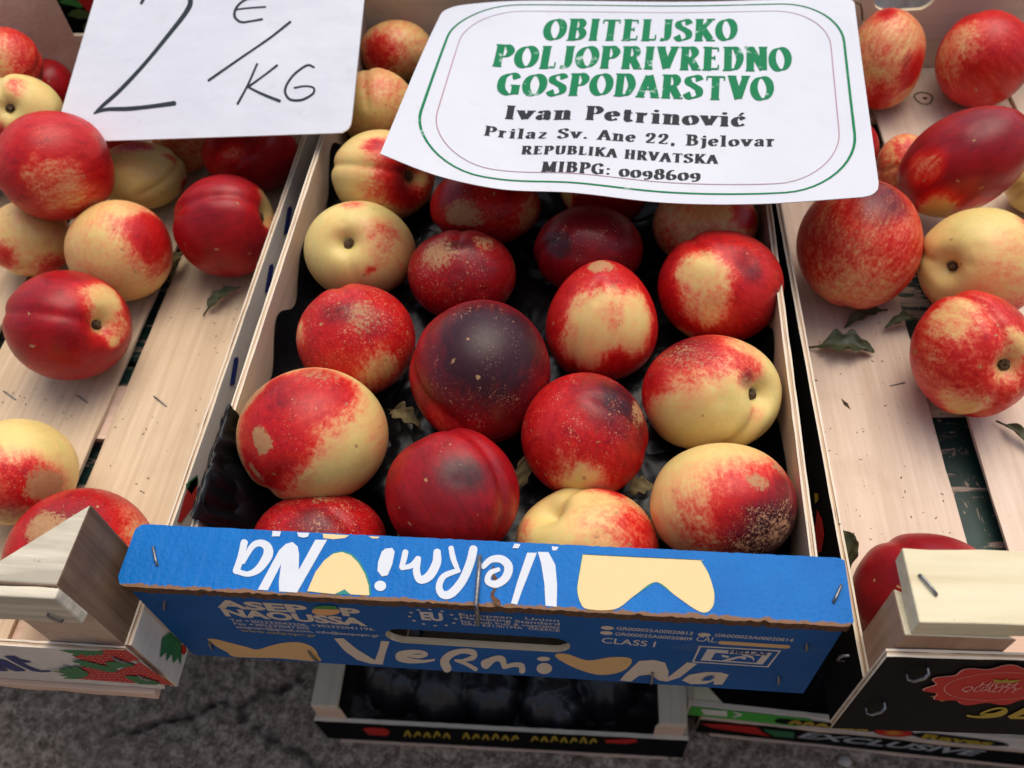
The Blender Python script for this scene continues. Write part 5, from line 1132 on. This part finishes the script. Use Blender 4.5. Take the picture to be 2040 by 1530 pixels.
# ================================================================== SIGNS
def sheet(name, f, nu, nv, thick, mat, label, cat):
    """thin sheet with real thickness; f(u, v) gives the upper surface"""
    us, vs = np.linspace(0, 1, nu), np.linspace(0, 1, nv)
    T = np.array([[f(u, v) for u in us] for v in vs])
    du = np.gradient(T, axis=1); dv = np.gradient(T, axis=0); n = np.cross(dv, du); n /= np.linalg.norm(n, axis=2)[..., None]
    if n[..., 2].mean() < 0: n = -n
    Bt = T - n * thick; N = nu * nv
    V = list(T.reshape(-1, 3)) + list(Bt.reshape(-1, 3)); Fc = []
    for j in range(nv - 1):
        for i in range(nu - 1):
            a = j * nu + i; Fc.append((a, a + nu, a + nu + 1, a + 1)); Fc.append((N + a, N + a + 1, N + a + nu + 1, N + a + nu))
    ring = [i for i in range(nu)] + [j * nu + nu - 1 for j in range(1, nv)] + [(nv - 1) * nu + i for i in range(nu - 2, -1, -1)] + [j * nu for j in range(nv - 2, 0, -1)]
    for a, b in zip(ring, ring[1:] + ring[:1]): Fc.append((a, b, N + b, N + a))
    o = put(name, mesh(name, V, Fc, [mat], smooth=True)); tag(o, label, cat)
    e = o.modifiers.new('edge', 'EDGE_SPLIT'); e.split_angle = math.radians(50)
    return o
# price card: flat stiff card leaning on the fruit and the crate wall
CB0, CB1 = PZ(104, 284, -.016), PZ(698, 264, .012); CR1 = PZ(727, -20, .047); _n = np.cross(CB1 - CB0, CR1 - CB0); CL1 = PP(193, -20, CB0, _n)
cr_dir = (CR1 - CB1) * 2.05; cl_dir = (CL1 - CB0) * 2.05
def squircle(u, v, c=.05):
    """pull sheet corners in to a small radius"""
    for cu, cv in ((0, 0), (1, 0), (0, 1), (1, 1)):
        du, dv = abs(u - cu) / c, abs(v - cv) / (c * 1.3)
        if du < 1 and dv < 1:
            k = math.hypot(1 - du, 1 - dv)
            m_ = max(1 - du, 1 - dv)
            if m_ > 1e-6 and k > 0:
                sc = m_ / k if k > m_ else 1
                nu_, nv_ = (1 - du) * sc, (1 - dv) * sc
                u = cu + (1 if cu == 0 else -1) * (1 - nu_) * c; v = cv + (1 if cv == 0 else -1) * (1 - nv_) * c * 1.3
    return u, v
def cardf(u, v):
    u, v = squircle(u, v, .03)
    L = CB0 + cl_dir * v; Rr = CB1 + cr_dir * v; p = L * (1 - u) + Rr * u
    return p
card = sheet('price_card', cardf, 41, 41, .0009, CARD, 'white card with handwritten price 2 euro per kilogram over the left crate', 'price card')
cn = np.cross(CB1 - CB0, CL1 - CB0); cn /= np.linalg.norm(cn)
def oncard(x, y, l):
    p = PP(x, y, CB0 + cn * .00012, cn); return tuple(p + cn * l * LAY * 3)
cc1 = crop(0, 0, 2.914); CM = lambda X, Y, l: oncard(*cc1(X, Y), l)
def marker(strokes):
    pr = Print(CM)
    for st in strokes: pr.rib(st)
    return pr.build('handwriting', MARKER, card)
marker([[(820, 18, 18), (860, -40, 20), (960, -80, 22), (1060, -60, 26), (1105, 0, 30), (1080, 70, 28), (980, 200, 24), (840, 370, 22), (700, 520, 24), (600, 610, 22), (548, 658, 12)], [(548, 658, 10), (620, 635, 22), (740, 632, 26), (860, 620, 24), (1010, 600, 28)]])
marker([[(1500, -10, 14), (1430, -4, 14), (1375, 40, 15), (1362, 95, 16), (1400, 128, 14), (1460, 122, 12), (1520, 112, 14)], [(1372, 55, 10), (1450, 46, 10), (1540, 40, 11)]])
marker([[(1212, 466, 16), (1400, 335, 14), (1560, 225, 14), (1684, 128, 15)]])
marker([[(1492, 372, 13), (1440, 490, 13), (1380, 602, 14)], [(1608, 380, 14), (1530, 440, 12), (1440, 505, 14)], [(1440, 505, 12), (1520, 545, 16), (1622, 586, 18)]])
marker([[(1822, 390, 13), (1780, 380, 14), (1700, 440, 14), (1655, 520, 15), (1680, 575, 15), (1750, 580, 15), (1815, 545, 14), (1820, 510, 12), (1770, 500, 11), (1710, 510, 12)]])

# printed laminated sheet
TOPC = [(0, 885, 14, .026), (.12, 975, 6, .025), (.35, 1170, 2, .024), (.7, 1460, 2, .024), (1, 1701, -2, .024)]
BOTC = [(0, 757, 304, .054), (.10, 862, 346, .044), (.22, 985, 376, .034), (.38, 1140, 385, .031), (.57, 1320, 402, .030), (.75, 1500, 405, .030), (1, 1753, 392, .031)]
def curve3(C):
    us = np.array([c[0] for c in C]); P = np.array([PZ(c[1], c[2], c[3]) for c in C])
    m = np.gradient(P, us, axis=0)
    def f(u):
        i = min(max(int(np.searchsorted(us, u) - 1), 0), len(us) - 2); h = us[i + 1] - us[i]; t = (u - us[i]) / h
        return (2 * t**3 - 3 * t * t + 1) * P[i] + (t**3 - 2 * t * t + t) * h * m[i] + (-2 * t**3 + 3 * t * t) * P[i + 1] + (t**3 - t * t) * h * m[i + 1]
    return f
topf, botf = curve3(TOPC), curve3(BOTC)
def signf(u, v):
    return topf(u) * (1 - v) + botf(u) * v + np.array([0, 0, .003 * math.sin(math.pi * v) * math.sin(2.6 * u + .4) + .0006 * math.sin(9 * u + 5 * v)])
def sign_round(u, v):
    if u > .5 and v > .5: u, v = squircle(u, v, .035)
    elif u < .5 and v < .5: u, v = squircle(u, v, .05)
    elif u > .5: u, v = squircle(u, v, .02)
    return signf(u, v)
sign = sheet('printed_sign', sign_round, 61, 41, .0004, LAMI, 'curled white laminated sign with green and black lettering over the fruit', 'sign')
def signn(u, v):
    e = 1e-3; n = np.cross(signf(u + e, v) - signf(u - e, v), signf(u, v - e) - signf(u, v + e)); return n / np.linalg.norm(n)
def onsign(u, v, l):
    return tuple(signf(u, v) + signn(u, v) * (.00022 + l * LAY * 1.5))
UU, VV = np.meshgrid(np.linspace(0, 1, 81), np.linspace(0, 1, 61)); GP = proj(np.array([[signf(u, v) for u in UU[0]] for v in VV[:, 0]]))
def s_uv(x, y):
    d = (GP[..., 0] - x) ** 2 + (GP[..., 1] - y) ** 2; k = np.unravel_index(d.argmin(), d.shape); u, v = UU[k], VV[k]
    for _ in range(6):
        p = proj(signf(u, v)); e = 1e-4; ju = (proj(signf(u + e, v)) - p) / e; jv = (proj(signf(u, v + e)) - p) / e
        du, dv = np.linalg.solve(np.stack([ju, jv], 1), np.array([x, y]) - p); u += du; v += dv
    return np.array([u, v])
ROWS = [('OBITELJSKO', (1080, 80), (1468, 81), 41, GREEN_TXT, .15), ('POLJOPRIVREDNO', (978, 131), (1577, 142), 43, GREEN_TXT, .15), ('GOSPODARSTVO', (988, 187), (1541, 200), 44, GREEN_TXT, .15),
        ('Ivan Petrinović', (1003, 236), (1487, 252), 27, BLACK_TXT, .14), ('Prilaz Sv. Ane 22, Bjelovar', (962, 269), (1546, 291), 20, BLACK_TXT, .12), ('REPUBLIKA HRVATSKA', (1037, 307), (1430, 326), 17, BLACK_TXT, .14), ('MIBPG: 0098609', (1077, 343), (1396, 360), 21, BLACK_TXT, .135)]
for s, bl, br, h, mat, na in ROWS:
    A0, A1 = s_uv(*bl), s_uv(*br); mid = ((bl[0] + br[0]) / 2, (bl[1] + br[1]) / 2)
    hv = s_uv(*mid)[1] - s_uv(mid[0], mid[1] - h)[1]
    bend = s_uv(*mid)[1] - (A0[1] + A1[1]) / 2
    pr = Print(None)
    def place(t, y, l, A0=A0, A1=A1, hv=hv): q = A0 + (A1 - A0) * t; return onsign(q[0], q[1] - y * hv, l)
    nib_line(pr, s, place, na=na); pr.build('printed_text', mat, sign)
def rrect(u0, u1, v0, v1, ru, rv, w, name, mat):
    pts = []
    for cu, cv, a0 in ((u1 - ru, v0 + rv, -90), (u1 - ru, v1 - rv, 0), (u0 + ru, v1 - rv, 90), (u0 + ru, v0 + rv, 180)):
        for k in range(13): a = math.radians(a0 + k * 7.5); pts.append((cu + ru * math.cos(a), cv + rv * math.sin(a)))
    P = []
    for a, b in zip(pts, pts[1:] + pts[:1]):
        n = max(1, int(math.hypot(b[0] - a[0], b[1] - a[1]) / .02))
        for k in range(n): P.append((a[0] + (b[0] - a[0]) * k / n, a[1] + (b[1] - a[1]) * k / n, w))
    pr = Print(onsign); pr.rib(P, curve=False, closed=True); pr.build(name, mat, sign)
rrect(.043, .964, .030, .962, .15, .23, .0058, 'printed_border', GREEN_TXT)
rrect(.075, .932, .075, .925, .135, .21, .0025, 'printed_border', MAUVE)
# twig poking out at the sign's top right corner
V_, F_ = tube([PZ(1690, 8, .020), PZ(1704, 4, .022), PZ(1714, 8, .020), PZ(1717, 20, .012), PZ(1718, 40, .004)], .0007)
tag(put('twig', mesh('twig', V_, F_, [LEAF_D], smooth=True)), 'thin brown hooked twig at the top right corner of the printed sign', 'twig')

# ================================================================== LEAVES AND CRUMBS
def leaf(base, tip, w, lift, curl, mat, label, seed, notch=0.0, roll=0.0, grp='leaf scraps'):
    r = random.Random(seed); b, t = np.array(base), np.array(tip); ax = t - b; L = np.linalg.norm(ax); ax /= L
    side = np.cross([0, 0, 1], ax); side /= np.linalg.norm(side); upv = np.cross(ax, side)
    n, m = 22, 9; V = []
    for i in range(n):
        s = i / (n - 1); stalk = .18
        ww = w * (.07 if s < stalk else (.07 + .93 * math.sin(math.pi * min(1, (s - stalk) / (1 - stalk)) ** .75) ** .8))
        for j in range(m):
            q = (j / (m - 1)) * 2 - 1; e = ww * q * (1 + notch * math.sin(s * 23 + seed + q) * (abs(q) > .6))
            an = roll + curl * q; zz = abs(q) ** 1.5 * ww * math.sin(curl) + lift * math.sin(math.pi * s) + .0006 * math.sin(s * 17 + j)
            p = b + ax * L * s + side * e * math.cos(an) + upv * (zz + e * math.sin(roll)) + side * .1 * L * math.sin(s * 2.6 + seed) * .6
            V.append(p)
    N = len(V); V += [p - upv * .00025 for p in V]
    Fc = []
    for i in range(n - 1):
        for j in range(m - 1):
            a = i * m + j; Fc.append((a, a + 1, a + m + 1, a + m)); Fc.append((N + a, N + a + m, N + a + m + 1, N + a + 1))
    ring = list(range(m)) + [i * m + m - 1 for i in range(1, n)] + [(n - 1) * m + j for j in range(m - 2, -1, -1)] + [i * m for i in range(n - 2, 0, -1)]
    for a, b_ in zip(ring, ring[1:] + ring[:1]): Fc.append((a, N + a, N + b_, b_))
    tag(put('dry_leaf', mesh('dry_leaf', V, Fc, [mat], smooth=True)), label, 'leaf', grp)
fz = -.0795
leaf(PZ(408, 632, fz), PZ(478, 570, fz + .004), .0045, .004, .5, LEAF, 'twisted olive leaf scrap lying beside the left crate wall', 1, .3)
leaf(PZ(345, 565, fz), PZ(365, 500, fz + .006), .006, .006, .8, LEAF_D, 'small crumpled leaf in the gap between two nectarines, left crate', 2, .3)
leaf(PZ(1768, 617, fz), PZ(1685, 655, fz), .0050, .004, .6, LEAF, 'curled leaf scrap just under the round orange red nectarine', 3, .25)
leaf(PZ(1830, 640, fz + .002), PZ(1762, 652, fz + .003), .0048, .003, .9, LEAF, 'rolled leaf scrap touching the seamed nectarine, right crate', 4, .2)
leaf(PZ(1610, 688, fz), PZ(1742, 706, fz + .002), .0085, .005, .55, LEAF_G, 'torn dark green leaf with long stalk on the right slats', 5, .35)
leaf(PZ(1985, 838, fz), PZ(2062, 905, fz), .0040, .003, .7, LEAF, 'narrow olive leaf below the seamed nectarine at the right edge', 6, .1)
leaf(PZ(1668, 1045, -.030), PZ(1694, 1132, -.050), .0050, .001, .5, LEAF_G, 'green leaf hanging over the wall of the right crate near its corner', 7, .15)
leaf(PZ(1040, 985, -.035), PZ(1046, 900, -.022), .0045, .002, .6, LEAF_D, 'olive leaf standing between the bruised and the yellow based nectarines', 8, .15)
leaf(PZ(1245, 985, -.032), PZ(1302, 965, -.030), .0055, .003, .6, LEAF_D, 'brown leaf in the gap beside the speckled corner nectarine', 9, .2)
leaf(PZ(775, 815, -.033), PZ(838, 850, -.032), .0060, .004, .7, LEAF_D, 'dry leaf on the black film right of the half yellow nectarine', 10, .3)
leaf(PZ(1034, 870, -.030), PZ(1040, 800, -.010), .0022, .001, .5, LEAF_D, 'thin dry leaf sliver beside the large purple nectarine', 11, .1)
def pebble(p, r, mat, label):
    V0, F0 = ico(1); rr = np.random.default_rng(int(p[0] * 1e4) % 97)
    V = [p + np.array([0, 0, r * .5]) + v * r * np.array([1, .8, .6]) * rr.uniform(.8, 1.15) for v in V0]
    tag(put('pebble', mesh('pebble', V, F0, [mat], smooth=True)), label, 'pebble')
PEB = simple('pale_stone', (.40, .34, .29), (.60, .53, .46), 200, .8)
pebble(PZ(209, 1378, GZ), .0032, PEB, 'small white pebble on the ground just in front of the strawberry crate')
pebble(PZ(1681, 1518, GZ), .0060, PEB, 'pale square pebble on the ground at the bottom right edge')
def crumbs():
    V = []; Fc = []; r = random.Random(4)
    spots = [(1685, 805, -.0808, 2.2), (1640, 900, -.0808, .8), (1720, 860, -.0808, .6)]
    for _ in range(90): spots.append((r.uniform(1620, 1900), r.uniform(600, 1080), -.0808, r.uniform(.2, .7)))
    for _ in range(60): spots.append((r.uniform(200, 480), r.uniform(560, 1030), -.0808, r.uniform(.2, .6)))
    for _ in range(30): spots.append((r.uniform(0, 150), r.uniform(760, 860), -.0808, r.uniform(.2, .5)))
    for x, y, z, s in spots:
        p = PZ(x, y, z); s *= .001; a = r.uniform(0, 3.1); b = len(V); e = np.array([math.cos(a), math.sin(a), 0]) * s * r.uniform(.8, 2.4); g = np.array([-math.sin(a), math.cos(a), 0]) * s * .6
        for q in (e, g, -e, -g): V.append(p + q)
        V.append(p + np.array([0, 0, s * .5])); Fc += [(b, b + 1, b + 4), (b + 1, b + 2, b + 4), (b + 2, b + 3, b + 4), (b + 3, b, b + 4)]
    tag(put('crumbs', mesh('crumbs', V, Fc, [BITS])), 'dark crumbs of leaf and bark scattered over the crate slats', 'debris', kind='stuff')
crumbs()
